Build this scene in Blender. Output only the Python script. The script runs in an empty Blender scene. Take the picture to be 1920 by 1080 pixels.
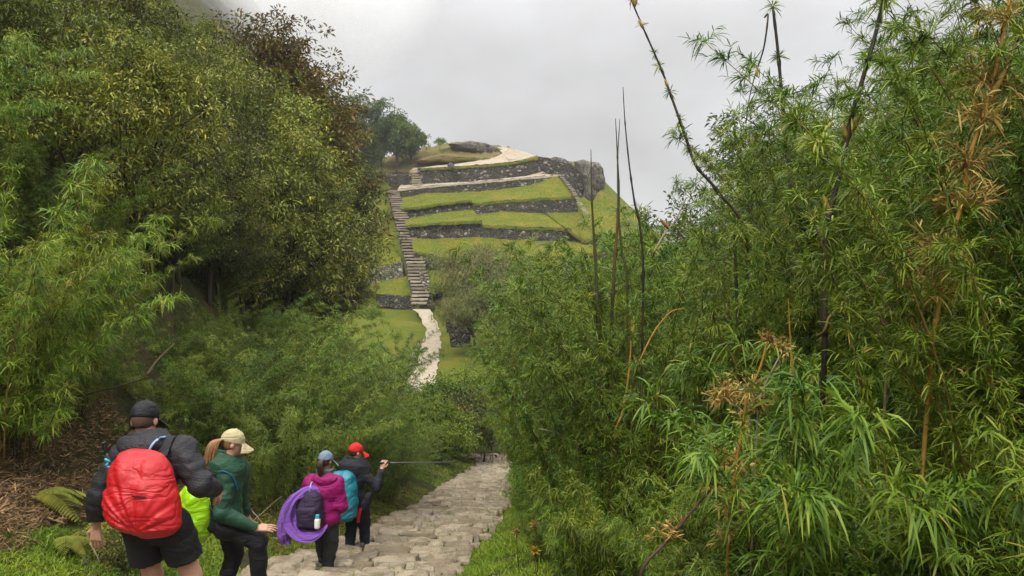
import bpy, math, random
import numpy as np
from mathutils import Vector, Matrix
RAD = math.radians
SC = bpy.context.scene
COL = SC.collection
rng = np.random.default_rng(11)

# ------------------------------------------------------------------ camera
F = 1493.0                       # focal length in photograph pixels (1920 wide), a 28 mm lens
PIT = math.atan(40 / F)          # the camera looks slightly down
cam_d = bpy.data.cameras.new('camera'); cam = bpy.data.objects.new('camera', cam_d); COL.objects.link(cam)
cam_d.sensor_width = 36.0; cam_d.lens = 36.0 * F / 1920.0
cam_d.clip_start = 0.05; cam_d.clip_end = 3000
cam.rotation_euler = (math.pi / 2 - PIT, 0, 0)
SC.camera = cam
CP, SP = math.cos(PIT), math.sin(PIT)

def P(px, py, Y):
    """world point at world depth Y that lies along the sight line of a photograph pixel"""
    u = (px - 960) / F; v = (540 - py) / F
    d = np.array([u, CP + v * SP, -SP + v * CP])
    return d * (Y / d[1])

# ------------------------------------------------------------------ helpers
def mk(name, V, faces, mat=None, parent=None, smooth=True, rnd=None, midx=None):
    """numpy vertices + list of (n,k) face arrays -> one linked mesh object"""
    V = np.asarray(V, dtype=np.float32).reshape(-1, 3)
    me = bpy.data.meshes.new(name)
    faces = [np.asarray(f, dtype=np.int32) for f in faces if len(f)]
    nl = sum(f.size for f in faces); nf = sum(len(f) for f in faces)
    me.vertices.add(len(V)); me.vertices.foreach_set('co', V.ravel())
    me.loops.add(nl); me.polygons.add(nf)
    li = np.concatenate([f.ravel() for f in faces])
    me.loops.foreach_set('vertex_index', li)
    tot = np.concatenate([np.full(len(f), f.shape[1], np.int32) for f in faces])
    st = np.concatenate([[0], np.cumsum(tot)[:-1]]).astype(np.int32)
    me.polygons.foreach_set('loop_start', st)
    me.polygons.foreach_set('use_smooth', np.full(nf, smooth, bool))
    if midx is not None:
        me.polygons.foreach_set('material_index', np.asarray(midx, np.int32))
    if rnd is not None:
        a = me.attributes.new('rnd', 'FLOAT', 'POINT'); a.data.foreach_set('value', np.asarray(rnd, np.float32))
    me.update(calc_edges=True)
    if mat is not None:
        for m in (mat if isinstance(mat, (list, tuple)) else [mat]): me.materials.append(m)
    o = bpy.data.objects.new(name, me); COL.objects.link(o)
    if parent is not None: o.parent = parent
    return o

def tag(o, label=None, cat=None, group=None, kind=None):
    if label: o['label'] = label
    if cat: o['category'] = cat
    if group: o['group'] = group
    if kind: o['kind'] = kind
    return o

def empty(name, loc=(0, 0, 0), rz=0.0):
    o = bpy.data.objects.new(name, None); o.empty_display_size = 0.1; COL.objects.link(o)
    o.location = loc; o.rotation_euler = (0, 0, rz); return o

KIDS = {}
def kids(o):
    if o.name not in KIDS: KIDS[o.name] = [c for c in COL.objects if c.parent == o]
    return KIDS[o.name]

def dup(root, loc, rz=0.0, sc=1.0, tilt=(0, 0), label=None, group=None):
    r = root.copy(); COL.objects.link(r)
    r.location = loc; r.rotation_euler = (tilt[0], tilt[1], rz)
    r.scale = (sc, sc, sc) if not isinstance(sc, tuple) else sc
    if label: r['label'] = label
    if group: r['group'] = group
    for c in kids(root):
        d = c.copy(); COL.objects.link(d); d.parent = r
    return r

def nrm(a): return a / np.maximum(np.linalg.norm(a, axis=-1, keepdims=True), 1e-9)

def merge(parts):
    """[(V, faces[, rnd])] -> V, faces, rnd"""
    Vs, Fs, Rs, off = [], {}, [], 0
    for p in parts:
        V = np.asarray(p[0]).reshape(-1, 3); Vs.append(V)
        for f in p[1]:
            f = np.asarray(f)
            if len(f): Fs.setdefault(f.shape[1], []).append(f + off)
        Rs.append(p[2] if len(p) > 2 else np.zeros(len(V)))
        off += len(V)
    return np.concatenate(Vs), [np.concatenate(v) for v in Fs.values()], np.concatenate(Rs)

def tube(pts, rad, n=6, cap=True, rv=None):
    pts = np.asarray(pts, float); k = len(pts)
    rad = np.broadcast_to(np.asarray(rad, float), (k,))
    t = np.gradient(pts, axis=0); t = nrm(t)
    ref = np.array([0.31, 0.87, 0.2]) if abs(t[0][2]) > .6 else np.array([0.1, 0.05, 1.0])
    a = nrm(np.cross(t, ref)); b = np.cross(t, a)
    th = np.arange(n) / n * 2 * np.pi
    V = pts[:, None] + rad[:, None, None] * (a[:, None] * np.cos(th)[None, :, None] + b[:, None] * np.sin(th)[None, :, None])
    V = V.reshape(-1, 3)
    i = np.arange(k - 1)[:, None] * n + np.arange(n)[None]
    j = np.arange(k - 1)[:, None] * n + (np.arange(n)[None] + 1) % n
    Q = np.stack([i, j, j + n, i + n], -1).reshape(-1, 4)
    fs = [Q]
    if cap:
        V = np.concatenate([V, pts[:1], pts[-1:]]); c0 = k * n; c1 = c0 + 1
        m = np.arange(n); m2 = (m + 1) % n
        fs.append(np.concatenate([np.stack([m2, m, np.full(n, c0)], -1), np.stack([m + (k - 1) * n, m2 + (k - 1) * n, np.full(n, c1)], -1)]))
    return V, fs, np.full(len(V), rng.random() if rv is None else rv)

def curve(pts, n):
    """smooth Catmull-Rom resample"""
    p = np.asarray(pts, float)
    p = np.concatenate([[2 * p[0] - p[1]], p, [2 * p[-1] - p[-2]]])
    m = len(p) - 3; out = []
    for s in np.linspace(0, m - 1e-6, n):
        i = int(s); t = s - i; a, b, c, d = p[i:i + 4]
        out.append(.5 * (2 * b + (c - a) * t + (2 * a - 5 * b + 4 * c - d) * t * t + (3 * b - a - 3 * c + d) * t ** 3))
    return np.array(out)

def vnoise(p, sc=1.0, seed=0):
    """cheap value noise in [-1,1] for arrays of 3-D points"""
    p = np.asarray(p, float) * sc + seed * 17.31
    i = np.floor(p).astype(np.int64); f = p - i; f = f * f * (3 - 2 * f)
    def h(x, y, z):
        n = (x * 374761393 + y * 668265263 + z * 2147483647 + seed * 1274126177) & 0xFFFFFFFF
        n = ((n ^ (n >> 13)) * 1274126177) & 0xFFFFFFFF
        return ((n ^ (n >> 16)) & 0xFFFF) / 32767.5 - 1
    x, y, z = i[..., 0], i[..., 1], i[..., 2]; fx, fy, fz = f[..., 0], f[..., 1], f[..., 2]
    def lx(yy, zz): return h(x, yy, zz) * (1 - fx) + h(x + 1, yy, zz) * fx
    def ly(zz): return lx(y, zz) * (1 - fy) + lx(y + 1, zz) * fy
    return ly(z) * (1 - fz) + ly(z + 1) * fz

def fbm(p, sc=1.0, seed=0, o=4):
    s = 0; a = 1.0
    for k in range(o): s = s + a * vnoise(p, sc * 2 ** k, seed + k); a *= .5
    return s

def interp(x, xs, ys): return np.interp(x, xs, ys)
def sstep(a, b, x):
    t = np.clip((x - a) / (b - a), 0, 1); return t * t * (3 - 2 * t)

# ------------------------------------------------------------------ materials
class NT:
    def __init__(s, name):
        s.m = bpy.data.materials.new(name); s.m.use_nodes = True; s.t = s.m.node_tree; s.t.nodes.clear()
        s.out = s.n('ShaderNodeOutputMaterial')
    def n(s, typ, **kw):
        nd = s.t.nodes.new(typ)
        for k, v in kw.items():
            if k.startswith('i_'): nd.inputs[k[2:].replace('_', ' ')].default_value = v
            else: setattr(nd, k, v)
        return nd
    def l(s, a, b): s.t.links.new(a, b)
    def ramp(s, fac, stops, interp_='LINEAR'):
        r = s.n('ShaderNodeValToRGB'); r.color_ramp.interpolation = interp_
        e = r.color_ramp.elements
        while len(e) < len(stops): e.new(.5)
        for q, (p, c) in zip(e, stops): q.position = p; q.color = (*c, 1)
        s.l(fac, r.inputs[0]); return r.outputs[0]
    def noise(s, scale, detail=4, rough=.55, vec=None, dist=0):
        n = s.n('ShaderNodeTexNoise'); n.inputs['Scale'].default_value = scale; n.inputs['Detail'].default_value = detail
        n.inputs['Roughness'].default_value = rough; n.inputs['Distortion'].default_value = dist
        if vec is not None: s.l(vec, n.inputs['Vector'])
        return n.outputs[0]
    def obj(s): return s.n('ShaderNodeTexCoord').outputs['Object']
    def geo(s): return s.n('ShaderNodeNewGeometry').outputs['Position']
    def mix(s, fac, a, b, mode='MIX'):
        n = s.n('ShaderNodeMix', data_type='RGBA', blend_type=mode)
        for sock, v in ((n.inputs[0], fac), (n.inputs[6], a), (n.inputs[7], b)):
            if hasattr(v, 'links') or isinstance(v, bpy.types.NodeSocket): s.l(v, sock)
            elif isinstance(v, (int, float)): sock.default_value = v
            else: sock.default_value = (*v, 1)
        return n.outputs[2]
    def math(s, op, a, b=0.0):
        n = s.n('ShaderNodeMath', operation=op)
        for sock, v in zip(n.inputs, (a, b)):
            if isinstance(v, bpy.types.NodeSocket): s.l(v, sock)
            else: sock.default_value = v
        return n.outputs[0]
    def bump(s, h, strength=.5, dist=.02):
        b = s.n('ShaderNodeBump'); b.inputs['Strength'].default_value = strength; b.inputs['Distance'].default_value = dist
        s.l(h, b.inputs['Height']); return b.outputs[0]
    def surf(s, color, rough=.7, bump=None, spec=.4, transl=0.0, sheen=0.0):
        p = s.n('ShaderNodeBsdfPrincipled'); p.inputs['Roughness'].default_value = rough if not isinstance(rough, bpy.types.NodeSocket) else .5
        if isinstance(rough, bpy.types.NodeSocket): s.l(rough, p.inputs['Roughness'])
        p.inputs['Specular IOR Level'].default_value = spec
        p.inputs['Sheen Weight'].default_value = sheen
        if isinstance(color, bpy.types.NodeSocket): s.l(color, p.inputs['Base Color'])
        else: p.inputs['Base Color'].default_value = (*color, 1)
        if bump is not None: s.l(bump, p.inputs['Normal'])
        res = p.outputs[0]
        if transl:
            tr = s.n('ShaderNodeBsdfTranslucent')
            if isinstance(color, bpy.types.NodeSocket): s.l(color, tr.inputs[0])
            else: tr.inputs[0].default_value = (*color, 1)
            mx = s.n('ShaderNodeMixShader'); mx.inputs[0].default_value = transl
            s.l(res, mx.inputs[1]); s.l(tr.outputs[0], mx.inputs[2]); res = mx.outputs[0]
        s.l(res, s.out.inputs[0]); return s.m

def leaf_mat(name, stops, rough=.5, transl=.3, spec=.22, hv=.9, sv=.42):
    """foliage: colour per leaf from the attribute rnd, and a little per plant"""
    t = NT(name)
    a = t.n('ShaderNodeAttribute', attribute_name='rnd')
    c = t.ramp(a.outputs['Fac'], stops)
    oi = t.n('ShaderNodeObjectInfo')
    hs = t.n('ShaderNodeHueSaturation')
    t.l(t.math('ADD', .5 - .022 * hv, t.math('MULTIPLY', oi.outputs['Random'], .044 * hv)), hs.inputs['Hue'])
    t.l(t.math('ADD', 1 - sv / 2, t.math('MULTIPLY', t.math('FRACT', t.math('MULTIPLY', oi.outputs['Random'], 7.3)), sv)), hs.inputs['Value'])
    t.l(c, hs.inputs['Color'])
    return t.surf(hs.outputs[0], rough, None, spec, transl * .68)

def plain(name, col, rough=.7, spec=.4, nz=None, amt=.25, bump=0, bscale=60, bd=.004, transl=0, sheen=0):
    t = NT(name); o = t.obj()
    c = col
    if nz: c = t.mix(t.noise(nz, 5, .6, o), tuple(x * (1 - amt) for x in col), tuple(min(1, x * (1 + amt)) for x in col))
    b = t.bump(t.noise(bscale, 4, .6, o), bump, bd) if bump else None
    return t.surf(c, rough, b, spec, transl, sheen)
# ------------------------------------------------------------------ light: bright overcast
SUN_EL, SUN_AZ = RAD(52), RAD(205)
W = bpy.data.worlds.new('World'); SC.world = W; W.use_nodes = True
wt = W.node_tree; wt.nodes.clear()
def wn(t, **k):
    n = wt.nodes.new(t)
    for a, b in k.items(): setattr(n, a, b)
    return n
sky = wn('ShaderNodeTexSky', sky_type='NISHITA', sun_disc=False, sun_elevation=SUN_EL, sun_rotation=SUN_AZ, altitude=3500, air_density=1.0, dust_density=3.0)
hs = wn('ShaderNodeHueSaturation'); hs.inputs['Saturation'].default_value = .12
wt.links.new(sky.outputs[0], hs.inputs['Color'])
tc = wn('ShaderNodeTexCoord')
mp = wn('ShaderNodeMapping'); mp.inputs['Scale'].default_value = (1, 1, 1.6)
wt.links.new(tc.outputs['Generated'], mp.inputs[0])
nz = wn('ShaderNodeTexNoise'); nz.inputs['Scale'].default_value = 2.2; nz.inputs['Detail'].default_value = 5; nz.inputs['Roughness'].default_value = .5
wt.links.new(mp.outputs[0], nz.inputs['Vector'])
cr = wn('ShaderNodeValToRGB'); e = cr.color_ramp.elements
e[0].position = .34; e[0].color = (2.45, 2.4, 2.43, 1); e[1].position = .62; e[1].color = (4.5, 4.5, 4.58, 1)
wt.links.new(nz.outputs[0], cr.inputs[0])
# an overcast sky is about three times brighter overhead than at the horizon
sz = wn('ShaderNodeSeparateXYZ'); wt.links.new(tc.outputs['Generated'], sz.inputs[0])
el = wn('ShaderNodeMapRange', interpolation_type='SMOOTHSTEP'); el.inputs[1].default_value = .22; el.inputs[2].default_value = .8; el.inputs[3].default_value = 1; el.inputs[4].default_value = 5.0
wt.links.new(sz.outputs[2], el.inputs[0])
mu = wn('ShaderNodeVectorMath', operation='SCALE'); wt.links.new(cr.outputs[0], mu.inputs[0]); wt.links.new(el.outputs[0], mu.inputs[3])
mx = wn('ShaderNodeMix', data_type='RGBA'); mx.inputs[0].default_value = .85
wt.links.new(hs.outputs[0], mx.inputs[6]); wt.links.new(mu.outputs[0], mx.inputs[7])
bg = wn('ShaderNodeBackground'); bg.inputs[1].default_value = .1
wt.links.new(mx.outputs[2], bg.inputs[0])
wo = wn('ShaderNodeOutputWorld'); wt.links.new(bg.outputs[0], wo.inputs[0])
sl = bpy.data.lights.new('sun', 'SUN'); sl.energy = 1.5; sl.angle = RAD(10); sl.color = (1, .96, .88)
so = bpy.data.objects.new('sun', sl); COL.objects.link(so)
so.rotation_euler = (math.pi / 2 - SUN_EL, 0, math.pi - SUN_AZ)
so.location = (0, 0, 60)
SC.view_settings.view_transform = 'Standard'; SC.view_settings.look = 'None'; SC.view_settings.gamma = 1
SC.view_settings.exposure = 0.8
SC.render.engine = 'CYCLES'
SC.cycles.max_bounces = 5; SC.cycles.diffuse_bounces = 2; SC.cycles.glossy_bounces = 2; SC.cycles.transmission_bounces = 3
SC.cycles.transparent_max_bounces = 6; SC.cycles.caustics_reflective = False; SC.cycles.caustics_refractive = False
SC.cycles.volume_bounces = 3
SC.cycles.use_denoising = True; SC.cycles.denoiser = 'OPENIMAGEDENOISE'; SC.cycles.denoising_input_passes = 'RGB_ALBEDO_NORMAL'; SC.cycles.denoising_prefilter = 'NONE'
# ------------------------------------------------------------------ the lie of the land
PY_ = [-6, 0, 5.7, 7.3, 10.6, 12.2, 15.2, 19, 23, 28, 34, 38, 45, 52, 58, 70, 85, 93, 96, 131, 140]
PX_ = [-1.5, -1.6, -2.15, -2.1, -1.92, -1.66, -1.42, -1.23, -1.18, -1.15, -.7, -.5, -4.4, -6.15, -6.5, -7.3, -8.4, -10.2, -11.2, -19.7, -19.7]
PZ_ = [-.3, -1.65, -2.70, -3.12, -4.0, -4.30, -4.95, -5.75, -6.64, -7.69, -8.77, -9.44, -9.5, -8.6, -8.0, -7.6, -6.85, -5.4, -5.0, 12, 16]
PW_ = [1.6, 1.6, 1.4, 1.35, 1.25, 1.15, 1.1, 1.13, 1.13, 1.13, 1.1, 1.1, 1.0, 1.0, 1.0, .95, .75, .8, 1.2, 1, 1]
def xp(Y): return interp(Y, PY_, PX_)
def zp(Y): return interp(Y, PY_, PZ_)
def hw(Y): return interp(Y, PY_, PW_)

def ground(X, Y, rough=True):
    X = np.asarray(X, float); Y = np.asarray(Y, float)
    d = X - xp(Y); L = np.maximum(0, -d - hw(Y)); Rr = np.maximum(0, d - hw(Y))
    nl = np.where(L < 2.8, .40 * L, 1.12 + 1.45 * (L - 2.8)); nl = np.where(L > 12, 14.46 + .8 * (L - 12), nl)
    nr = np.where(Rr < 4, .30 * Rr, 1.2 + .5 * (Rr - 4)); nr = np.where(Rr > 14, 6.2 - .2 * (Rr - 14), nr)
    fl = np.where(L < 9, .12 * L, 1.08 + .85 * (L - 9)); fl = np.where(L > 40, 27.4 + .5 * (L - 40), fl)
    fr = np.where(Rr < 6, -.02 * Rr, -.12 - .35 * (Rr - 6)); fr = np.maximum(fr, -40)
    w = sstep(36, 50, Y)
    near = zp(Y) + (nl * (1 - w) + fl * w) + (nr * (1 - w) + fr * w)
    Ye = Y - 5 * np.clip((X / np.maximum(Y, 40) * F + 60) / 200, -1.3, 1.3) ** 2
    zh = np.interp(Ye, [80, 88, 95, 100, 104, 110, 146, 160, 400], [-9.5, -7.8, -6.1, -3.7, -1.3, 2.4, 19.8, 21.2, -31])
    hill = zh + .85 * np.maximum(0, -(X + 21 + .05 * (Y - 95))) - .95 * np.maximum(0, X - (11.5 + .05 * (Y - 95)))
    hill = np.maximum(hill, -70)
    w2 = sstep(86, 98, Y)
    h = near * (1 - w2) + hill * w2
    if rough:
        p = np.stack([X, Y, np.zeros_like(X)], -1)
        off = np.minimum(1, (L + Rr) / 1.5)
        h = h + .10 * off * vnoise(p, .9, 3) + .05 * off * vnoise(p, 2.7, 4) + .5 * np.clip((L - 6) / 10, 0, 1) * vnoise(p, .2, 5)
    return h

ys = np.concatenate([np.linspace(-8, 40, 200), 40 + np.cumsum(np.linspace(.35, 6, 95))])
us = np.linspace(-1, 1, 181); us = np.sign(us) * (np.abs(us) * 6 + 150 * np.abs(us) ** 4)
GX = xp(ys)[:, None] + us[None, :]; GY = np.broadcast_to(ys[:, None], GX.shape)
GZ = ground(GX, GY) - .06
n0, n1 = GX.shape
ii = np.arange(n0 - 1)[:, None] * n1 + np.arange(n1 - 1)[None]
Q = np.stack([ii, ii + 1, ii + n1 + 1, ii + n1], -1).reshape(-1, 4)
t = NT('earth_and_moss'); g = t.geo()
n1_ = t.noise(.9, 6, .6, g); n2_ = t.noise(7, 6, .65, g); n3_ = t.noise(30, 4, .6, g)
c = t.mix(t.ramp(n2_, [(.35, (0, 0, 0)), (.6, (1, 1, 1))]), (.028, .022, .010), (.045, .06, .012))
c = t.mix(t.ramp(n1_, [(.45, (0, 0, 0)), (.62, (1, 1, 1))]), c, (.075, .058, .026))
sx = t.n('ShaderNodeSeparateXYZ'); t.l(g, sx.inputs[0])
far = t.ramp(t.math('DIVIDE', sx.outputs[1], 100.0), [(.48, (0, 0, 0)), (.62, (1, 1, 1))])
gl = t.mix(t.ramp(t.noise(.25, 6, .65, g), [(.38, (0, 0, 0)), (.64, (1, 1, 1))]), (.08, .115, .010), (.15, .14, .014))
gl = t.mix(t.ramp(n2_, [(.5, (0, 0, 0)), (.75, (.7,) * 3)]), gl, (.06, .075, .014))
xr = t.ramp(t.math('DIVIDE', t.math('ADD', sx.outputs[0], 40.0), 20.0), [(.3, (0, 0, 0)), (.9, (1, 1, 1))])
c = t.mix(t.math('MULTIPLY', far, xr), c, gl)
M_ground = t.surf(c, .95, t.bump(t.math('ADD', n2_, n3_), .9, .06), .1)
ground_o = tag(mk('ground', np.stack([GX, GY, GZ], -1), [Q], M_ground), kind='structure')

# ------------------------------------------------------------------ stone path of low steps, every stone its own block
def stone_strip(Ys, top_h=.10, step=.37, smin=.20, smax=.72, seed=1, jag=.12, flat=False):
    r = np.random.default_rng(seed); parts = []
    n = 11; u = np.sin(np.linspace(-1, 1, 11) * np.pi / 2); U, Vv = np.meshgrid(u, u)
    idx = np.arange(n * n).reshape(n, n); q = np.stack([idx[:-1, :-1], idx[:-1, 1:], idx[1:, 1:], idx[1:, :-1]], -1).reshape(-1, 4)
    ring = np.concatenate([idx[0, :], idx[1:, -1], idx[-1, -2::-1], idx[-2:0:-1, 0]])
    Y = Ys[0]
    while Y < Ys[1]:
        dy = step * r.uniform(.75, 1.3)
        cx, w = float(xp(Y + dy / 2)), float(hw(Y + dy / 2))
        x = cx - w + r.uniform(-jag, jag) - .05; end = cx + w + r.uniform(-jag, jag)
        zrow = float(zp(Y + dy)) + (.02 if flat else .07) + r.uniform(-.015, .015)
        while x < end:
            sw = r.uniform(smin, smax)
            if end - x - sw < smin * .6: sw = end - x
            two = (r.random() < .33)
            for kk in range(2 if two else 1):
                hy = dy / 2 if two else dy
                y0 = Y + kk * hy
                a = sw / 2 - r.uniform(.006, .026); b = hy / 2 - r.uniform(.004, .022)
                # squircle outline with a ragged rim
                ex = r.uniform(7, 16)
                rr = 1 / np.maximum(1e-6, (np.abs(U) ** ex + np.abs(Vv) ** ex) ** (1 / ex)); mm = np.maximum(np.abs(U), np.abs(Vv))
                rr = np.where(mm < 1e-6, 1, np.minimum(rr * mm, 1.0))
                xx = U * a * rr; yy = Vv * b * rr
                p = np.stack([xx + x, yy + y0, np.zeros_like(xx) + r.uniform(0, 9)], -1)
                edge = np.maximum(np.abs(U), np.abs(Vv))
                wob = 1 + .16 * vnoise(p, 4.5, 7) * edge
                zz = -.022 * edge ** 10 + .020 * vnoise(p, 3.5, 9) + .014 * vnoise(p, 11, 10)
                X3 = x + sw / 2 + xx * wob; Y3 = y0 + hy / 2 + yy * wob
                tilt = r.uniform(-.03, .03) * U + r.uniform(-.02, .05) * Vv * .6
                Z3 = zrow + r.uniform(-.03, .03) + zz + tilt + (0 if not two else (.02 - .02 * kk))
                T = np.stack([X3, Y3, Z3], -1).reshape(-1, 3)
                S = T[ring].copy(); S[:, 2] -= .17; S[:, :2] = S[:, :2] * 1.0
                m = len(ring); k = np.arange(m); k2 = (k + 1) % m
                side = np.stack([ring[k2], ring[k], n * n + k, n * n + k2], -1)
                parts.append((np.concatenate([T, S]), [q, side], np.full(n * n + m, r.random())))
            x += sw
        Y += dy
    return merge(parts)

t = NT('worn_path_stone'); g = t.geo()
a = t.n('ShaderNodeAttribute', attribute_name='rnd')
n1_ = t.noise(4, 6, .65, g); n2_ = t.noise(28, 5, .65, g); n3_ = t.noise(1.1, 4, .6, g)
c = t.ramp(a.outputs['Fac'], [(0, (.22, .175, .12)), (.4, (.335, .275, .19)), (.75, (.39, .325, .23)), (1, (.28, .24, .18))])
c = t.mix(t.ramp(n1_, [(.42, (0, 0, 0)), (.62, (.9,) * 3)]), c, (.175, .135, .085))
c = t.mix(t.ramp(n2_, [(.56, (0, 0, 0)), (.70, (.5,) * 3)]), c, (.46, .40, .30))
c = t.mix(t.ramp(t.noise(9, 5, .7, g), [(.60, (0, 0, 0)), (.70, (.9,) * 3)]), c, (.075, .085, .022))
M_path = t.surf(c, .9, t.bump(t.math('ADD', n2_, n1_), 1.0, .03), .15)
V, f, rr_ = stone_strip((2.2, 40))
tag(mk('stone_path', V, f, M_path, rnd=rr_), kind='structure')

# the path on the saddle beyond, trodden pale and edged with stones
def ribbon(Ys, ny, nx, dz, wob, seed):
    Y = np.linspace(*Ys, ny); u = np.linspace(-1, 1, nx)
    p = np.stack([Y, 0 * Y, 0 * Y + seed], -1)
    wl = hw(Y) * (1 + wob * vnoise(p, .8, seed)); wr = hw(Y) * (1 + wob * vnoise(p, .8, seed + 3))
    X = xp(Y)[:, None] + np.where(u < 0, u * wl[:, None], u * wr[:, None]); YY = np.broadcast_to(Y[:, None], X.shape)
    pp = np.stack([X, YY, 0 * X], -1)
    Z = zp(Y)[:, None] + dz + .04 * vnoise(pp, 1.5, seed) - .05 * np.abs(u) ** 6
    k = np.arange(ny - 1)[:, None] * nx + np.arange(nx - 1)[None]
    return np.stack([X, YY, Z], -1).reshape(-1, 3), [np.stack([k, k + 1, k + nx + 1, k + nx], -1).reshape(-1, 4)]
t = NT('pale_trodden_path'); g = t.geo()
vo = t.n('ShaderNodeTexVoronoi', feature='DISTANCE_TO_EDGE'); vo.inputs['Scale'].default_value = 1.8; t.l(g, vo.inputs['Vector'])
n1_ = t.noise(1.5, 6, .65, g)
c = t.mix(t.ramp(n1_, [(.35, (0, 0, 0)), (.7, (1, 1, 1))]), (.30, .25, .175), (.41, .35, .265))
c = t.mix(t.ramp(t.noise(.6, 5, .7, g), [(.55, (0, 0, 0)), (.64, (.7,) * 3)]), c, (.27, .23, .16))
c = t.mix(t.ramp(vo.outputs[0], [(0, (.5,) * 3), (.06, (0, 0, 0))]), c, (.20, .18, .12))
M_pale = t.surf(c, .95, t.bump(n1_, .5, .04), .1)
V, f = ribbon((46, 95), 90, 15, .08, .18, 3)
tag(mk('saddle_path', V, f, M_pale), kind='structure')
# ------------------------------------------------------------------ terraced hill
def wallstone(name, scale, lo, mid, hi):
    t = NT(name); g = t.geo()
    mp = t.n('ShaderNodeMapping'); mp.inputs['Scale'].default_value = (1, 1, 1.35); t.l(g, mp.inputs[0])
    wv = t.n('ShaderNodeVectorMath', operation='ADD'); nzc = t.n('ShaderNodeTexNoise'); nzc.inputs['Scale'].default_value = 1.3; t.l(g, nzc.inputs['Vector'])
    sc_ = t.n('ShaderNodeVectorMath', operation='SCALE'); sc_.inputs[3].default_value = .35; t.l(nzc.outputs['Color'], sc_.inputs[0])
    t.l(mp.outputs[0], wv.inputs[0]); t.l(sc_.outputs[0], wv.inputs[1])
    v1 = t.n('ShaderNodeTexVoronoi', feature='F1'); v1.inputs['Scale'].default_value = scale; t.l(wv.outputs[0], v1.inputs['Vector'])
    v2 = t.n('ShaderNodeTexVoronoi', feature='DISTANCE_TO_EDGE'); v2.inputs['Scale'].default_value = scale; t.l(wv.outputs[0], v2.inputs['Vector'])
    sep = t.n('ShaderNodeSeparateColor'); t.l(v1.outputs['Color'], sep.inputs[0])
    c = t.ramp(sep.outputs[0], [(0, lo), (.45, mid), (.82, tuple(x * 1.1 for x in mid)), (1, hi)])
    c = t.mix(t.ramp(t.noise(9, 5, .7, g), [(.5, (0, 0, 0)), (.7, (.7,) * 3)]), c, tuple(x * .5 for x in mid))
    c = t.mix(t.ramp(t.noise(.5, 4, .6, g), [(.48, (0, 0, 0)), (.65, (.55,) * 3)]), c, (.05, .055, .02))
    c = t.mix(t.ramp(v2.outputs[0], [(0, (1, 1, 1)), (.10, (0, 0, 0))]), c, (.018, .015, .012))
    b = t.bump(t.ramp(v2.outputs[0], [(0, (0, 0, 0)), (.2, (1, 1, 1))]), 1.0, .12)
    return t.surf(c, .9, b, .2)
M_wall = wallstone('dry_stone_wall', 2.1, (.030, .026, .024), (.080, .070, .060), (.34, .30, .26))
M_wall_pale = wallstone('weathered_stone_wall', 2.2, (.12, .105, .085), (.26, .23, .19), (.46, .42, .36))

t = NT('mossy_lawn'); g = t.geo()
n1_ = t.noise(.35, 6, .65, g); n2_ = t.noise(2.5, 6, .7, g); n3_ = t.noise(9, 4, .7, g)
c = t.mix(t.ramp(n1_, [(.38, (0, 0, 0)), (.62, (1, 1, 1))]), (.095, .140, .007), (.20, .175, .012))
c = t.mix(t.ramp(n2_, [(.46, (0, 0, 0)), (.66, (.8,) * 3)]), c, (.055, .075, .012))
c = t.mix(t.ramp(n3_, [(.54, (0, 0, 0)), (.68, (.7,) * 3)]), c, (.21, .17, .05))
c = t.mix(t.ramp(t.noise(1.1, 6, .75, g), [(.60, (0, 0, 0)), (.68, (.8,) * 3)]), c, (.13, .095, .04))
M_lawn = t.surf(c, .95, t.bump(t.math('ADD', n2_, n3_), 1.0, .15), .1)
t = NT('dry_brown_grass'); g = t.geo()
n1_ = t.noise(.5, 6, .7, g); n2_ = t.noise(3, 6, .7, g)
c = t.mix(t.ramp(n1_, [(.42, (0, 0, 0)), (.6, (1, 1, 1))]), (.17, .12, .06), (.13, .14, .02))
c = t.mix(t.ramp(n2_, [(.5, (0, 0, 0)), (.7, (.8,) * 3)]), c, (.11, .09, .055))
M_dry = t.surf(c, .95, t.bump(n2_, 1.0, .25), .1)

def cY(px, Y0): return Y0 + 5.0 * ((px - 900) / 200.0) ** 2      # the hill face bulges towards the viewer
def resample(pl, n):
    pl = np.asarray(pl, float); d = np.concatenate([[0], np.cumsum(np.linalg.norm(np.diff(pl, axis=0), axis=1))])
    s = np.linspace(0, d[-1], n); return np.stack([np.interp(s, d, pl[:, 0]), np.interp(s, d, pl[:, 1])], -1)

def wall(label, top, bot, Y0, mat=None, n=None, thick=.55, flat=False, seed=0, cat='stone wall'):
    n = n or max(12, int(abs(top[-1][0] - top[0][0]) / 3)); m = 9
    A = resample(top, n); B = resample(bot, n)
    G = np.zeros((m, n, 3))
    for i in range(n):
        yy = Y0 if flat else cY(A[i, 0], Y0)
        a = P(A[i, 0], A[i, 1], yy + .25); b = P(B[i, 0], B[i, 1], yy)
        b = b - np.array([0, 0, .35])
        for j in range(m): G[j, i] = a + (b - a) * j / (m - 1)
    G[..., 1] += .10 * vnoise(G, 1.6, 20 + seed) + .05 * vnoise(G, 4, 21 + seed)
    G[0, :, 2] += .10 + .08 * vnoise(G[0], 1.1, 22 + seed) + .07 * vnoise(G[0], 3.1, 23 + seed)
    back_t = G[0] + np.array([0, thick, -.05]); back_b = G[-1] + np.array([0, thick + .3, 0])
    A_ = np.concatenate([back_b[None], back_t[None], G]); mm = m + 2
    k = np.arange(mm - 1)[:, None] * n + np.arange(n - 1)[None]
    q = np.stack([k, k + n, k + n + 1, k + 1], -1).reshape(-1, 4)
    e0 = (np.arange(mm) * n)[None]; e1 = (np.arange(mm) * n + n - 1)[None, ::-1]
    o = mk('terrace_wall', A_, [q, e0, e1], mat or M_wall)
    return tag(o, label, cat)

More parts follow.
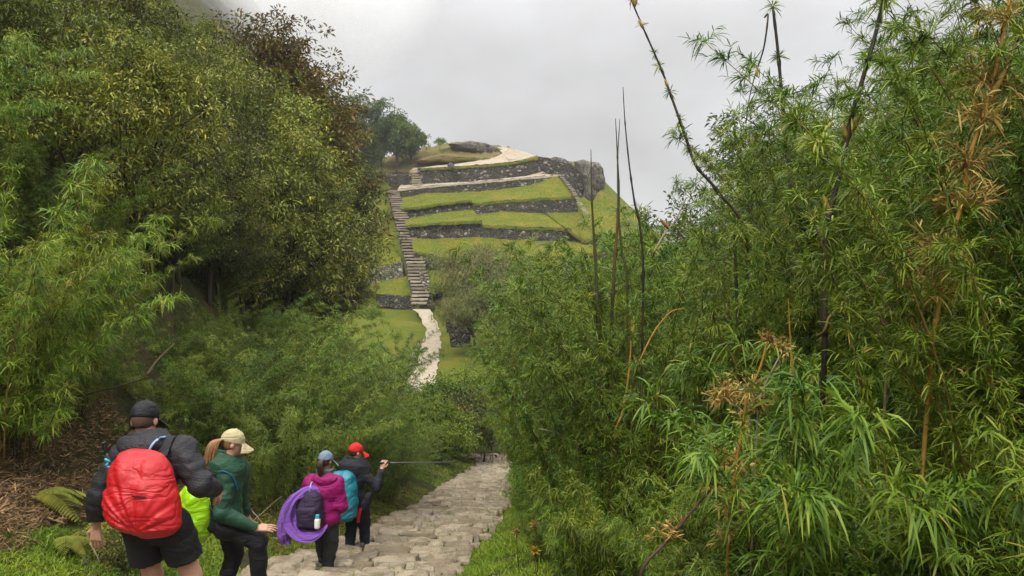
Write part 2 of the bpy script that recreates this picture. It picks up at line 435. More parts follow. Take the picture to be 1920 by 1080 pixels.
TURF = []
def lawn(name, front, Yf, back, Yb, mat=None, n=70, m=12, flat=False, seed=0, amp=.12):
    A = resample(front, n); B = resample(back, n); G = np.zeros((m, n, 3))
    for i in range(n):
        a = P(A[i, 0], A[i, 1], (Yf if flat else cY(A[i, 0], Yf)) + .1); b = P(B[i, 0], B[i, 1], (Yb if flat else cY(B[i, 0], Yb)) + .3)
        for j in range(m): G[j, i] = a + (b - a) * j / (m - 1)
    G[..., 2] += amp * vnoise(G, .9, 40 + seed) + amp * .5 * vnoise(G, 2.6, 41 + seed)
    k = np.arange(m - 1)[:, None] * n + np.arange(n - 1)[None]
    q = np.stack([k, k + 1, k + n + 1, k + n], -1).reshape(-1, 4)
    if mat is None or mat is M_lawn: TURF.append(G)
    skirt = G[0].copy(); skirt[:, 2] -= .3; skirt[:, 1] += .05
    V = np.concatenate([G.reshape(-1, 3), skirt]); s0 = m * n + np.arange(n - 1); f0 = np.arange(n - 1)
    q = np.concatenate([q, np.stack([s0, s0 + 1, f0 + 1, f0], -1)])
    return tag(mk(name, V, [q], mat or M_lawn), kind='structure')

def Z3(pts): return [(640 + x / 3.177, 220 + y / 3.177) for x, y in pts]
def Z4(pts): return [(660 + x / 3.375, 480 + y / 3.375) for x, y in pts]

# topmost wall and its path
wall('topmost dark stone terrace wall, right of its short pale stair', Z3([(452, 305), (560, 303), (660, 296), (900, 281), (1050, 264), (1172, 240)]), Z3([(460, 396), (560, 392), (700, 384), (900, 369), (1100, 344), (1192, 310)]), 131, seed=1)
wall('short topmost wall piece left of the pale stair gap', Z3([(265, 335), (330, 340), (415, 328)]), Z3([(285, 398), (350, 400), (420, 396)]), 131, seed=2)
lawn('upper_path', Z3([(405, 325), (560, 300), (660, 293), (900, 278), (1050, 262), (1172, 238)]), 131.3, Z3([(430, 300), (560, 285), (700, 272), (880, 248), (960, 215), (1000, 182)]), 139, M_pale, amp=.05, seed=1)
lawn('hilltop_path', Z3([(1000, 255), (1080, 245), (1172, 238)]), 133, Z3([(925, 178), (985, 180), (1100, 205)]), 146, M_pale, n=20, amp=.05, seed=2)
lawn('upper_verge', Z3([(470, 306), (660, 298), (900, 283), (1050, 267), (1174, 241)]), 130.9, Z3([(470, 303), (660, 294), (900, 278), (1050, 258), (1168, 228)]), 131.6, M_lawn, n=50, m=3, amp=.08, seed=12)
# hilltop: brown grass and rock
lawn('hilltop', Z3([(230, 335), (420, 302), (560, 285), (700, 272), (880, 250), (960, 222), (1020, 205)]), 139, Z3([(230, 250), (430, 185), (620, 152), (770, 149), (880, 165), (930, 178), (1000, 184)]), 150, M_dry, n=60, m=16, amp=.45, seed=3)
# second path and wall
lawn('middle_path', Z3([(335, 430), (480, 414), (700, 394), (1000, 368), (1262, 346), (1310, 342)]), 126, Z3([(350, 405), (470, 398), (700, 386), (900, 370), (1100, 348), (1210, 318), (1290, 335)]), 131, M_pale, amp=.06, seed=4)
wall('second dark terrace wall from the top, tapering to the right', Z3([(338, 430), (480, 415), (700, 395), (1000, 369), (1262, 346)]), Z3([(343, 488), (500, 455), (700, 450), (900, 436), (1100, 412), (1262, 356)]), 126, seed=3)
lawn('upper_lawn', Z3([(355, 548), (560, 520), (765, 494), (790, 515), (1000, 495), (1200, 485), (1400, 474)]), 118, Z3([(343, 480), (500, 450), (700, 446), (900, 432), (1100, 408), (1240, 360), (1290, 350)]), 126, seed=5)
wall('third terrace wall down, left half below the bright lawn', Z3([(370, 550), (560, 520), (770, 494)]), Z3([(375, 607), (500, 586), (785, 547)]), 118.4, seed=4)
wall('third terrace wall down, longer right half ending at the narrow stair', Z3([(778, 516), (1000, 496), (1200, 486), (1400, 475)]), Z3([(785, 580), (1000, 562), (1300, 580), (1410, 556)]), 118, seed=5)
lawn('lower_lawn', Z3([(385, 645), (560, 630), (830, 620), (850, 646), (1100, 656), (1372, 665)]), 110, Z3([(373, 604), (500, 582), (785, 545), (800, 575), (1000, 558), (1300, 575)]), 118, seed=6)
lawn('side_slope', Z3([(1345, 668), (1430, 735), (1560, 738)]), 109, Z3([(1210, 565), (1400, 555), (1480, 600)]), 118, n=24, seed=7)
lawn('outer_slope', Z3([(1430, 740), (1540, 738), (1600, 710), (1660, 670)]), 108, Z3([(1385, 470), (1500, 500), (1550, 430), (1690, 545)]), 124, n=30, amp=.3, seed=13)
wall('lowest long terrace wall, left part set a step higher', Z3([(392, 645), (560, 630), (838, 620)]), Z3([(415, 725), (560, 730), (700, 700), (840, 715)]), 110.4, seed=6)
wall('lowest long terrace wall, right part above the grey-green trees', Z3([(835, 646), (1100, 656), (1372, 665)]), Z3([(840, 715), (1000, 725), (1250, 738), (1372, 700)]), 110, seed=7)
lawn('third_lawn', Z3([(430, 800), (560, 830), (800, 860), (1100, 840), (1400, 830), (1560, 800)]), 104, Z3([(415, 720), (560, 724), (840, 712), (1000, 722), (1250, 735), (1440, 735)]), 110, M_lawn, seed=8)
wall('small low wall at the right end of the terraces beside dark canes', Z3([(1430, 738), (1570, 740)]), Z3([(1440, 795), (1575, 800)]), 108, n=16, seed=8)
wall('short dark wall between two lawns right of the long stair', Z3([(425, 815), (500, 812), (590, 828)]), Z3([(480, 895), (520, 890), (590, 880)]), 104, n=16, seed=9)
lawn('fourth_lawn', Z4([(478, 195), (560, 200), (700, 215), (860, 230)]), 99, Z4([(430, 95), (520, 90), (680, 80), (860, 100)]), 104, seed=9)
wall('low dark wall at the foot of the long stair, right side', Z4([(490, 203), (560, 198), (650, 205)]), Z4([(505, 250), (580, 245), (650, 250)]), 98.5, n=14, seed=10)
# left of the long stair
lawn('left_lawn', Z3([(180, 930), (250, 890), (360, 865)]), 103, Z3([(200, 740), (270, 730), (345, 800)]), 110, n=20, seed=10)
wall('pale rubble wall left of the long stair between two mossy lawns', Z4([(90, 90), (200, 65), (318, 40)]), Z4([(90, 185), (200, 145), (325, 128)]), 102, M_wall_pale, n=20, seed=11)
lawn('left_mossy_lawn', Z4([(130, 240), (230, 252), (385, 255)]), 97, Z4([(110, 180), (210, 145), (345, 130)]), 102, n=20, seed=11)
wall('dark wall left of the stair foot above the yellow-green bank', Z4([(150, 240), (230, 250), (388, 256)]), Z4([(150, 310), (230, 305), (405, 340)]), 96.5, n=20, seed=12)
# walls by the saddle path
wall('low stone kerb wall along the left edge of the pale saddle path', Z4([(352, 690), (385, 590), (430, 530)]), Z4([(360, 770), (395, 690), (425, 580)]), 62, M_wall_pale, n=24, flat=True, thick=.4, seed=13)
wall('small square stone hut wall right of the pale path', Z4([(610, 468), (680, 470), (750, 478)]), Z4([(625, 555), (680, 560), (748, 550)]), 74, n=20, flat=True, thick=.5, seed=14)
wall('ruined stone niche wall behind the square wall, half under a drooping tree', Z4([(590, 385), (650, 380), (720, 395)]), Z4([(600, 465), (650, 470), (720, 465)]), 84, n=20, flat=True, thick=.6, seed=15)

# long stair up the terraces, each step a block of light stone over a dark gap
t = NT('stair_stone'); g = t.geo(); a = t.n('ShaderNodeAttribute', attribute_name='rnd')
c = t.ramp(a.outputs['Fac'], [(0, (.20, .165, .115)), (.5, (.31, .265, .20)), (1, (.40, .35, .275))])
n1_ = t.noise(3.5, 6, .7, g)
c = t.mix(t.ramp(n1_, [(.45, (0, 0, 0)), (.68, (.75,) * 3)]), c, (.15, .13, .085))
M_stair = t.surf(c, .9, t.bump(n1_, .6, .05), .2)
def block(c0, c1, c2, c3, h, seed):
    """block with a top quad c0..c3 (front-left, front-right, back-right, back-left), height h, slightly knocked about"""
    top = np.array([c0, c1, c2, c3], float); n = 6
    u = np.linspace(0, 1, n)
    T = (top[0] * (1 - u)[:, None] + top[1] * u[:, None]); B = (top[3] * (1 - u)[:, None] + top[2] * u[:, None])
    T[:, 2] += .07 * vnoise(T, 1.7, seed); T[:, 1] += .08 * vnoise(T, 2.1, seed + 1)
    Lw = T - np.array([0, 0, h]); Lw[:, 2] += .04 * vnoise(Lw, 2.3, seed + 2)
    V = np.concatenate([Lw, T, B]); i = np.arange(n - 1)
    q = np.concatenate([np.stack([i, i + 1, i + n + 1, i + n], -1), np.stack([i + n, i + n + 1, i + 2 * n + 1, i + 2 * n], -1), [[0, n, 2 * n, 2 * n], ]][:2])
    e = np.array([[0, n, 2 * n], [2 * n - 1 - n, 3 * n - 1, 2 * n - 1]])
    return V, [q, e], np.full(len(V), rng.random())
LS = [(572, 772, 800, 95), (555, 773, 807, 96.5), (520, 765, 802, 101), (490, 760, 795, 105), (455, 750, 782, 111), (420, 742, 770, 117), (385, 733, 757, 124), (357, 724, 746, 130)]
py_s = np.array([l[0] for l in LS])[::-1]
def ls(py, k): return float(np.interp(py, py_s, np.array([l[k] for l in LS])[::-1]))
parts = []
steps = np.concatenate([[572], 572 - np.cumsum(np.linspace(6.9, 3.6, 41))]); steps = steps[steps > 356]
for i, py in enumerate(steps[:-1]):
    j = rng.uniform(-1.5, 1.5, 2)
    Y0, Y1 = ls(py, 3), ls(steps[i + 1], 3)
    a = P(ls(py, 1) + j[0], py - .58 * (py - steps[i + 1]) - 1.2, Y0); b = P(ls(py, 2) + j[1], py - .58 * (py - steps[i + 1]) - 1.2, Y0)
    dz = P(800, steps[i + 1], Y1)[2] - P(800, py, Y0)[2]
    c_ = b + np.array([0, Y1 - Y0 + .3, .03]); d_ = a + np.array([0, Y1 - Y0 + .3, .03])
    parts.append(block(a, b, c_, d_, dz * .52, 300 + i))
V, f, r_ = merge(parts)
stair = tag(mk('stone_stairway', V, f, M_stair, smooth=False, rnd=r_), 'long pale stone stair climbing straight up the left side of the terraces', 'stairway')
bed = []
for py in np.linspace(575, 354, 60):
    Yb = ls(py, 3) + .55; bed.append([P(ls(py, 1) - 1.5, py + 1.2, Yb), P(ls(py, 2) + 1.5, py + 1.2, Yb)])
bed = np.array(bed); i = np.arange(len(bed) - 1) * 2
M_dark = plain('joint_earth_and_shade', (.05, .042, .025), .95, .1, 2.0, .4)  # dark tone paints in the shadow between steps, along with earthy gaps
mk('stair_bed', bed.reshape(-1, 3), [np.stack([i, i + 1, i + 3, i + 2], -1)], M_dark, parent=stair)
# stepped side wall of the stair
wall('stepped stone parapet down the right side of the long stair', Z4([(425, 85), (455, 120), (480, 180), (505, 240), (512, 270)]), Z4([(430, 130), (460, 190), (475, 250), (480, 300), (510, 305)]), 97, M_wall_pale, n=20, flat=True, thick=.4, seed=16)
# short pale stair through the top wall and the narrow stair on the right flank
def flight(label, pl, w0, w1, Y0, Y1, n):
    A = resample(pl, n + 1); parts = []
    for i in range(n):
        f_ = i / max(1, n - 1); Y = Y0 + (Y1 - Y0) * f_; w = w0 + (w1 - w0) * f_
        dy = A[i, 1] - A[i + 1, 1]
        a = P(A[i, 0] - w, A[i, 1] - dy * .6, Y); b = P(A[i, 0] + w, A[i, 1] - dy * .6, Y)
        dd = np.array([0, (Y1 - Y0) / n + .25, .02])
        h = abs(P(900, A[i, 1], Y)[2] - P(900, A[i + 1, 1], Y)[2]) * .6
        parts.append(block(a, b, b + dd, a + dd, h, 500 + i))
    V, f, r_ = merge(parts)
    return tag(mk('stone_stairway', V, f, M_stair, smooth=False, rnd=r_), label, 'stairway')
flight('short pale stair through the gap in the topmost wall', Z3([(452, 405), (440, 345), (425, 305)]), 10, 6, 130, 132, 7)
flight('narrow stone stair running down the right flank of the terraces', Z3([(1490, 612), (1430, 530), (1390, 455), (1340, 390), (1300, 340)]), 4.5, 4, 112, 128, 24)
# parapet wall that climbs on the right flank
wall('dark sloping flank wall between the narrow stair and the rock tower', Z3([(1172, 236), (1300, 300), (1380, 375), (1430, 460), (1480, 560)]), Z3([(1185, 300), (1310, 345), (1390, 440), (1420, 520), (1480, 600)]), 130, n=44, flat=True, seed=17)
wall('dark upper stone wall climbing from the top terrace to the rock tower', Z3([(1172, 236), (1260, 250), (1330, 275), (1400, 300), (1490, 318)]), Z3([(1190, 300), (1300, 345), (1400, 425), (1450, 410), (1490, 385)]), 134, n=44, flat=True, seed=18)

def rock(label, pts, Yc, depth, seed, mat, name='rock_outcrop', amp=.5, cat='rock'):
    """rock from its outline at depth Yc, with a real rounded body"""
    pl = np.array([P(x, y, Yc) for x, y in pts]); c = pl.mean(0)
    n = 132; d = np.concatenate([pl, pl[:1]]); L = np.concatenate([[0], np.cumsum(np.linalg.norm(np.diff(d, axis=0), axis=1))])
    s = np.linspace(0, L[-1], n + 1)[:-1]; ring = np.stack([np.interp(s, L, d[:, k]) for k in range(3)], -1)
    rows = []; m = 33
    for j in range(m):
        a = (j / (m - 1) - .5) * math.pi; k = max(.02, math.cos(a) ** .35)
        r_ = c + (ring - c) * k; r_[:, 1] = c[1] + math.sin(a) * depth; rows.append(r_)
    G = np.array(rows); pn = nrm(G - c)
    G = G + pn * (amp * (fbm(G, .45, seed, 5) - .9 * np.abs(vnoise(G, .8, seed + 9))))[..., None] * np.array([.6, 1, .6])
    k = np.arange(m - 1)[:, None] * n + np.arange(n)[None]; k2 = np.arange(m - 1)[:, None] * n + (np.arange(n)[None] + 1) % n
    q = np.stack([k, k2, k2 + n, k + n], -1).reshape(-1, 4)
    return tag(mk(name, G, [q, np.arange(n)[None, ::-1], (np.arange(n) + (m - 1) * n)[None]], mat), label, cat)
t = NT('grey_outcrop_rock'); g = t.geo()
n1_ = t.noise(.6, 8, .7, g); n2_ = t.noise(3.5, 6, .7, g)
c = t.ramp(n1_, [(.3, (.07, .062, .052)), (.5, (.17, .155, .13)), (.7, (.31, .285, .24))])
c = t.mix(t.ramp(n2_, [(.52, (0, 0, 0)), (.7, (.7,) * 3)]), c, (.10, .095, .065))
mpr = t.n('ShaderNodeMapping'); mpr.inputs['Scale'].default_value = (1.6, 1.6, .35); t.l(g, mpr.inputs[0])
crk = t.n('ShaderNodeTexVoronoi', feature='DISTANCE_TO_EDGE'); crk.inputs['Scale'].default_value = .75; t.l(mpr.outputs[0], crk.inputs['Vector'])
c = t.mix(t.ramp(crk.outputs[0], [(0, (.85,) * 3), (.07, (0, 0, 0))]), c, (.035, .03, .022))
M_rock = t.surf(c, .9, t.bump(t.math('ADD', n1_, n2_), 1.0, .5), .2)
rock('tall grey rock tower with a flat top at the right end of the hill', Z3([(1385, 262), (1420, 252), (1480, 262), (1530, 272), (1560, 310), (1568, 400), (1555, 470), (1530, 530), (1430, 540), (1440, 430), (1400, 330)]), 136, 3.2, 60, M_rock)
rock('dark rock hump behind the flank wall, left of the rock tower', Z3([(1235, 262), (1270, 243), (1330, 255), (1375, 285), (1380, 330), (1280, 320), (1240, 300)]), 139, 2.5, 61, M_rock)
rock('long low brown rock slab above the hilltop path', Z3([(440, 270), (520, 235), (620, 225), (720, 235), (830, 245), (830, 270), (660, 285), (560, 275), (480, 285)]), 141, 3, 62, M_dry, amp=.35)
rock('rounded brown rock on the crest of the hill', Z3([(640, 165), (770, 146), (860, 160), (940, 190), (1010, 215), (1010, 240), (900, 250), (780, 225), (680, 195)]), 147, 3.5, 63, M_rock, amp=.3)
rock('small dark boulder on the edge of the topmost wall', Z3([(632, 285), (650, 270), (672, 280), (676, 305), (640, 308)]), 130.5, .6, 64, M_rock, amp=.15, name='boulder')
# ------------------------------------------------------------------ leaves
def blades(p, d, L, W, droop, rnd, up=0.5):
    """long narrow bending leaves (2 quads + tip) for arrays of base points and directions"""
    N = len(p); d = nrm(d); L = np.broadcast_to(L, (N,)); W = np.broadcast_to(W, (N,)); droop = np.broadcast_to(droop, (N,))
    side = nrm(np.cross(d, np.array([0, 0, 1.0]) + rng.normal(0, up, (N, 3))))
    ts = (0.0, .4, .75, 1.0); wf = (.45, 1.0, .7, 0)
    out = []
    for t, w in zip(ts, wf):
        c = p + d * (L * t)[:, None]; c = c - np.array([0, 0, 1.0]) * (droop * L * t * t)[:, None]
        if w: out += [c - side * (W * w / 2)[:, None], c + side * (W * w / 2)[:, None]]
        else: out.append(c)
    V = np.stack(out, 1).reshape(-1, 3); b = np.arange(N)[:, None] * 7
    Q = np.concatenate([b + np.array([[0, 1, 3, 2]]), b + np.array([[2, 3, 5, 4]])]); T = b + np.array([[4, 5, 6]])
    return V, [Q, T], np.repeat(rnd, 7)

def broad(p, d, L, W, rnd, fold=.25, droop=.15):
    """short broad leaves folded along the midrib"""
    N = len(p); d = nrm(d); L = np.broadcast_to(L, (N,)); W = np.broadcast_to(W, (N,))
    side = nrm(np.cross(d, np.array([0, 0, 1.0]) + rng.normal(0, .6, (N, 3)))); n_ = np.cross(side, d)
    m = p + d * (L * .45)[:, None] + n_ * (W * fold)[:, None]
    tip = p + d * L[:, None] - np.array([0, 0, 1.0]) * (L * droop)[:, None]
    V = np.stack([p, m - side * (W / 2)[:, None], tip, m + side * (W / 2)[:, None]], 1).reshape(-1, 3)
    b = np.arange(N)[:, None] * 4
    return V, [np.concatenate([b + np.array([[0, 1, 2]]), b + np.array([[0, 2, 3]])])], np.repeat(rnd, 4)

def ball_dirs(n, zb=0.0):
    d = rng.normal(0, 1, (n, 3)); d[:, 2] += zb; return nrm(d)

# leaf and stem materials --------------------------------------------------
LM = dict(
    bam=leaf_mat('bamboo_leaf', [(0, (0.035, 0.080, 0.009)), (.35, (0.085, 0.153, 0.011)), (.72, (0.165, 0.240, 0.018)), (.93, (0.260, 0.312, 0.035)), (1, (0.342, 0.247, 0.057))], .45, .32),
    bamy=leaf_mat('yellow_green_bamboo_leaf', [(0, (0.060, 0.111, 0.013)), (.4, (0.132, 0.209, 0.015)), (.8, (0.224, 0.277, 0.023)), (1, (0.314, 0.265, 0.050))], .45, .35),  # leaves of a yellower green than the other bamboo
    baml=leaf_mat('fine_bamboo_leaf', [(0, (0.039, 0.070, 0.011)), (.4, (0.106, 0.164, 0.017)), (.8, (0.191, 0.251, 0.025)), (.96, (0.231, 0.252, 0.044)), (1, (0.298, 0.222, 0.064))], .5, .32),
    olive=leaf_mat('olive_shrub_leaf', [(0, (0.048, 0.070, 0.013)), (.4, (0.136, 0.174, 0.025)), (.8, (0.248, 0.276, 0.042)), (.95, (0.351, 0.334, 0.056)), (1, (0.444, 0.417, 0.019))], .45, .25),
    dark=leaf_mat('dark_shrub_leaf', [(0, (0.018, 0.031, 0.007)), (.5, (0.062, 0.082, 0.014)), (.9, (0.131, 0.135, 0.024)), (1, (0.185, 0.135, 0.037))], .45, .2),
    rust=leaf_mat('rusty_tree_leaf', [(0, (0.061, 0.037, 0.011)), (.35, (0.149, 0.093, 0.017)), (.6, (0.100, 0.110, 0.015)), (1, (0.299, 0.157, 0.038))], .5, .2),
    grey=leaf_mat('grey_green_tree_leaf', [(0, (0.052, 0.068, 0.019)), (.5, (0.128, 0.146, 0.030)), (1, (0.224, 0.223, 0.056))], .6, .25),
    ridge=leaf_mat('ridge_tree_leaf', [(0, (0.041, 0.066, 0.015)), (.5, (0.088, 0.130, 0.024)), (1, (0.150, 0.181, 0.031))], .6, .25),
    lush=leaf_mat('bright_herb_leaf', [(0, (0.059, 0.111, 0.009)), (.5, (0.128, 0.209, 0.013)), (1, (0.230, 0.295, 0.031))], .45, .35),
    grass=leaf_mat('bank_grass_blade', [(0, (0.073, 0.127, 0.011)), (.5, (0.145, 0.221, 0.014)), (.88, (0.249, 0.282, 0.019)), (1, (0.378, 0.282, 0.079))], .5, .3),
    straw=leaf_mat('dry_straw_leaf', [(0, (0.190, 0.118, 0.028)), (.5, (0.343, 0.237, 0.057)), (1, (0.476, 0.366, 0.123))], .6, .25, .2),
    litter=leaf_mat('dead_leaf', [(0, (0.055, 0.033, 0.015)), (.5, (0.165, 0.105, 0.046)), (1, (0.330, 0.220, 0.105))], .7, .1, .2),
    fern=leaf_mat('fern_frond', [(0, (0.081, 0.102, 0.013)), (.5, (0.163, 0.181, 0.024)), (1, (0.271, 0.231, 0.041))], .55, .3),
    orange=leaf_mat('orange_bract', [(0, (0.242, 0.110, 0.013)), (.5, (0.418, 0.209, 0.022)), (1, (0.495, 0.297, 0.055))], .6, .3),
)
def stem_mat(name, stops, sc=3, rough=.6):
    t = NT(name); o = t.obj(); a = t.n('ShaderNodeAttribute', attribute_name='rnd')
    c = t.ramp(a.outputs['Fac'], stops)
    n_ = t.noise(sc * 6, 4, .6, o)
    c = t.mix(t.ramp(n_, [(.45, (0, 0, 0)), (.75, (.6,) * 3)]), c, tuple(x * .4 for x in stops[0][1]))
    return t.surf(c, rough, t.bump(n_, .4, .004), .3)
SM = dict(
    culm=stem_mat('bamboo_culm', [(0, (.05, .035, .012)), (.5, (.11, .085, .018)), (1, (.20, .13, .035))]),
    black=stem_mat('dark_bamboo_cane', [(0, (.016, .014, .010)), (.6, (.035, .026, .016)), (1, (.075, .040, .020))]),
    spear=stem_mat('green_brown_cane', [(0, (.030, .034, .012)), (.6, (.06, .06, .018)), (1, (.17, .075, .028))]),
    yellow=stem_mat('yellow_dry_cane', [(0, (.24, .12, .02)), (.6, (.36, .20, .03)), (1, (.30, .18, .06))]),
    purple=stem_mat('purple_brown_cane', [(0, (.06, .030, .026)), (1, (.11, .055, .045))]),
    bark=stem_mat('mossy_bark', [(0, (.035, .026, .016)), (.6, (.055, .042, .024)), (1, (.06, .062, .020))], 1),
    twig=stem_mat('pale_dead_twig', [(0, (.22, .17, .11)), (1, (.36, .29, .20))]),
)
# ------------------------------------------------------------------ bamboo clumps
def gen_bamboo(H, nculm, base_r, arch, nnode, nbr, nlf, bl, LL, LW, hang, seed, culm_r=.011, first=.12, elev=(.1, .9), tip=1.0, onedir=None):
    r = np.random.default_rng(seed); stems = []; P0, D0, L0, R0 = [], [], [], []
    for c in range(nculm):
        th = r.uniform(0, 2 * np.pi); rad = base_r * math.sqrt(r.random())
        b = np.array([math.cos(th) * rad, math.sin(th) * rad, -.1])
        tilt = r.normal(th, .5) if onedir is None else r.normal(onedir, .6)
        o = np.array([math.cos(tilt), math.sin(tilt), 0]); h = H * r.uniform(.6, 1.08); ar = arch * r.uniform(.5, 1.4)
        t = np.linspace(0, 1, 12)[:, None]
        path = b + o * (h * (.10 * t + ar * t ** 2.2)) + np.array([0, 0, 1.]) * (h * (t - .36 * ar * t ** 3.2))
        path[:, :2] += r.normal(0, .015, (12, 2)).cumsum(0)
        stems.append(tube(path, np.linspace(culm_r, culm_r * .25, 12), 5, rv=r.random()))
        tn = np.linspace(first, 1, nnode) + r.normal(0, .01, nnode); tn = np.clip(tn, 0, 1)
        np_ = np.stack([np.interp(tn, t[:, 0], path[:, k]) for k in range(3)], -1)
        tan = nrm(np.stack([np.interp(tn, t[:, 0], np.gradient(path[:, k])) for k in range(3)], -1))
        n_ = nnode * nbr
        a = r.uniform(0, 2 * np.pi, n_); e = r.uniform(*elev, n_)
        bd = np.stack([np.cos(a) * np.cos(e), np.sin(a) * np.cos(e), np.sin(e)], -1) + .6 * np.repeat(tan, nbr, 0)
        bd = nrm(bd); blen = bl * r.uniform(.35, 1.2, n_) * np.repeat(1.1 - .5 * tn * tip, nbr)
        bp = np.repeat(np_, nbr, 0)
        s = r.uniform(.15, 1, (n_, nlf)); s[:, 0] = 1
        p = bp[:, None] + bd[:, None] * (blen[:, None] * s)[..., None]; p[..., 2] -= hang * .35 * blen[:, None] * s ** 2
        dd = bd[:, None] * .9 + r.normal(0, .55, (n_, nlf, 3)); dd[..., 2] -= hang * .25
        hue = np.clip(np.repeat(r.normal(.5, .14, nnode), nbr)[:, None] + r.normal(0, .2, (n_, nlf)), 0, 1)
        P0.append(p.reshape(-1, 3)); D0.append(dd.reshape(-1, 3)); R0.append(hue.ravel())
    p = np.concatenate(P0); d = np.concatenate(D0); h = np.concatenate(R0); N = len(p)
    k = r.random(N); h = np.where(k > .975, .98, np.minimum(h, .93))
    lf = blades(p, d, LL * r.uniform(.6, 1.25, N), LW * r.uniform(.7, 1.2, N), hang * r.uniform(.25, 1.1, N), h)
    return merge(stems), lf

PROTO = {}; TOP = {}
def plant(key, name, stem_part, leaf_part, stem, lf, smat, lmat, cat):
    e = empty(name); e['category'] = cat
    mk(stem_part, stem[0], stem[1], smat, e, rnd=stem[2]); mk(leaf_part, lf[0], lf[1], lmat, e, rnd=lf[2])
    PROTO.setdefault(key, []).append(e); USED[e.name] = False
    v = lf[0]; TOP[e.name] = (float(np.percentile(v[:, 2], 99.3)), float(np.percentile(np.hypot(v[:, 0], v[:, 1]), 96)))
USED = {}
def place(key, loc, rz=None, sc=1.0, label=None, group=None, tilt=(0, 0), v=None):
    L = PROTO[key]; e = L[(v if v is not None else int(rng.integers(len(L)))) % len(L)]
    rz = rng.uniform(0, 2 * np.pi) if rz is None else rz
    loc = tuple(float(q) for q in loc)
    if not USED[e.name]:
        USED[e.name] = True; e.location = loc; e.rotation_euler = (tilt[0], tilt[1], rz); e.scale = (sc,) * 3 if not isinstance(sc, tuple) else sc
        if label: e['label'] = label
        if group: e['group'] = group
        return e
    r = dup(e, loc, rz, sc, tilt, label, group)
    if not group and 'group' in r: del r['group']
    return r

for k in range(5):
    s, l = gen_bamboo(4.0, 19, .6, .27, 16, 8, 11, .26, .115, .0098, .6, 100 + k, .012)
    plant('thicket', 'bamboo_clump', 'stem', 'foliage', s, l, SM['culm'], LM['bam'], 'bamboo')
for k in range(2):
    s, l = gen_bamboo(1.5, 14, .45, .45, 9, 7, 8, .26, .13, .012, .8, 130 + k, .006)
    plant('low', 'bamboo_shrub', 'stem', 'foliage', s, l, SM['culm'], LM['bam'], 'bamboo')
for k in range(2):
    s, l = gen_bamboo(1.6, 8, .3, .5, 8, 6, 7, .26, .14, .0125, .8, 140 + k, .008)
    plant('near', 'bamboo_shrub', 'stem', 'foliage', s, l, SM['culm'], LM['bamy'], 'bamboo')
for k in range(4):      # the drooping, finer bamboo of the left bank
    s, l = gen_bamboo(3.4, 20, .8, .55, 14, 8, 11,   .28, .115, .0105, .62, 160 + k, .009)
    plant('plume', 'bamboo_clump', 'stem', 'foliage', s, l, SM['culm'], LM['baml'], 'bamboo')
for k in range(2):      # one-sided arching plumes, yellow green
    s, l = gen_bamboo(4.0, 8, .35, .75, 20, 9, 9, .38, .14, .012, .95, 180 + k, .010, onedir=0.0)
    plant('arch', 'bamboo_clump', 'stem', 'foliage', s, l, SM['culm'], LM['bamy'], 'bamboo')

for k in range(3):      # yellow-green bushy bamboo of the left edge
    s, l = gen_bamboo(3.8, 18, .7, .42, 15, 8, 11, .30, .135, .0105, .8, 190 + k, .010)
    plant('leftbam', 'bamboo_clump', 'stem', 'foliage', s, l, SM['culm'], LM['bamy'], 'bamboo')
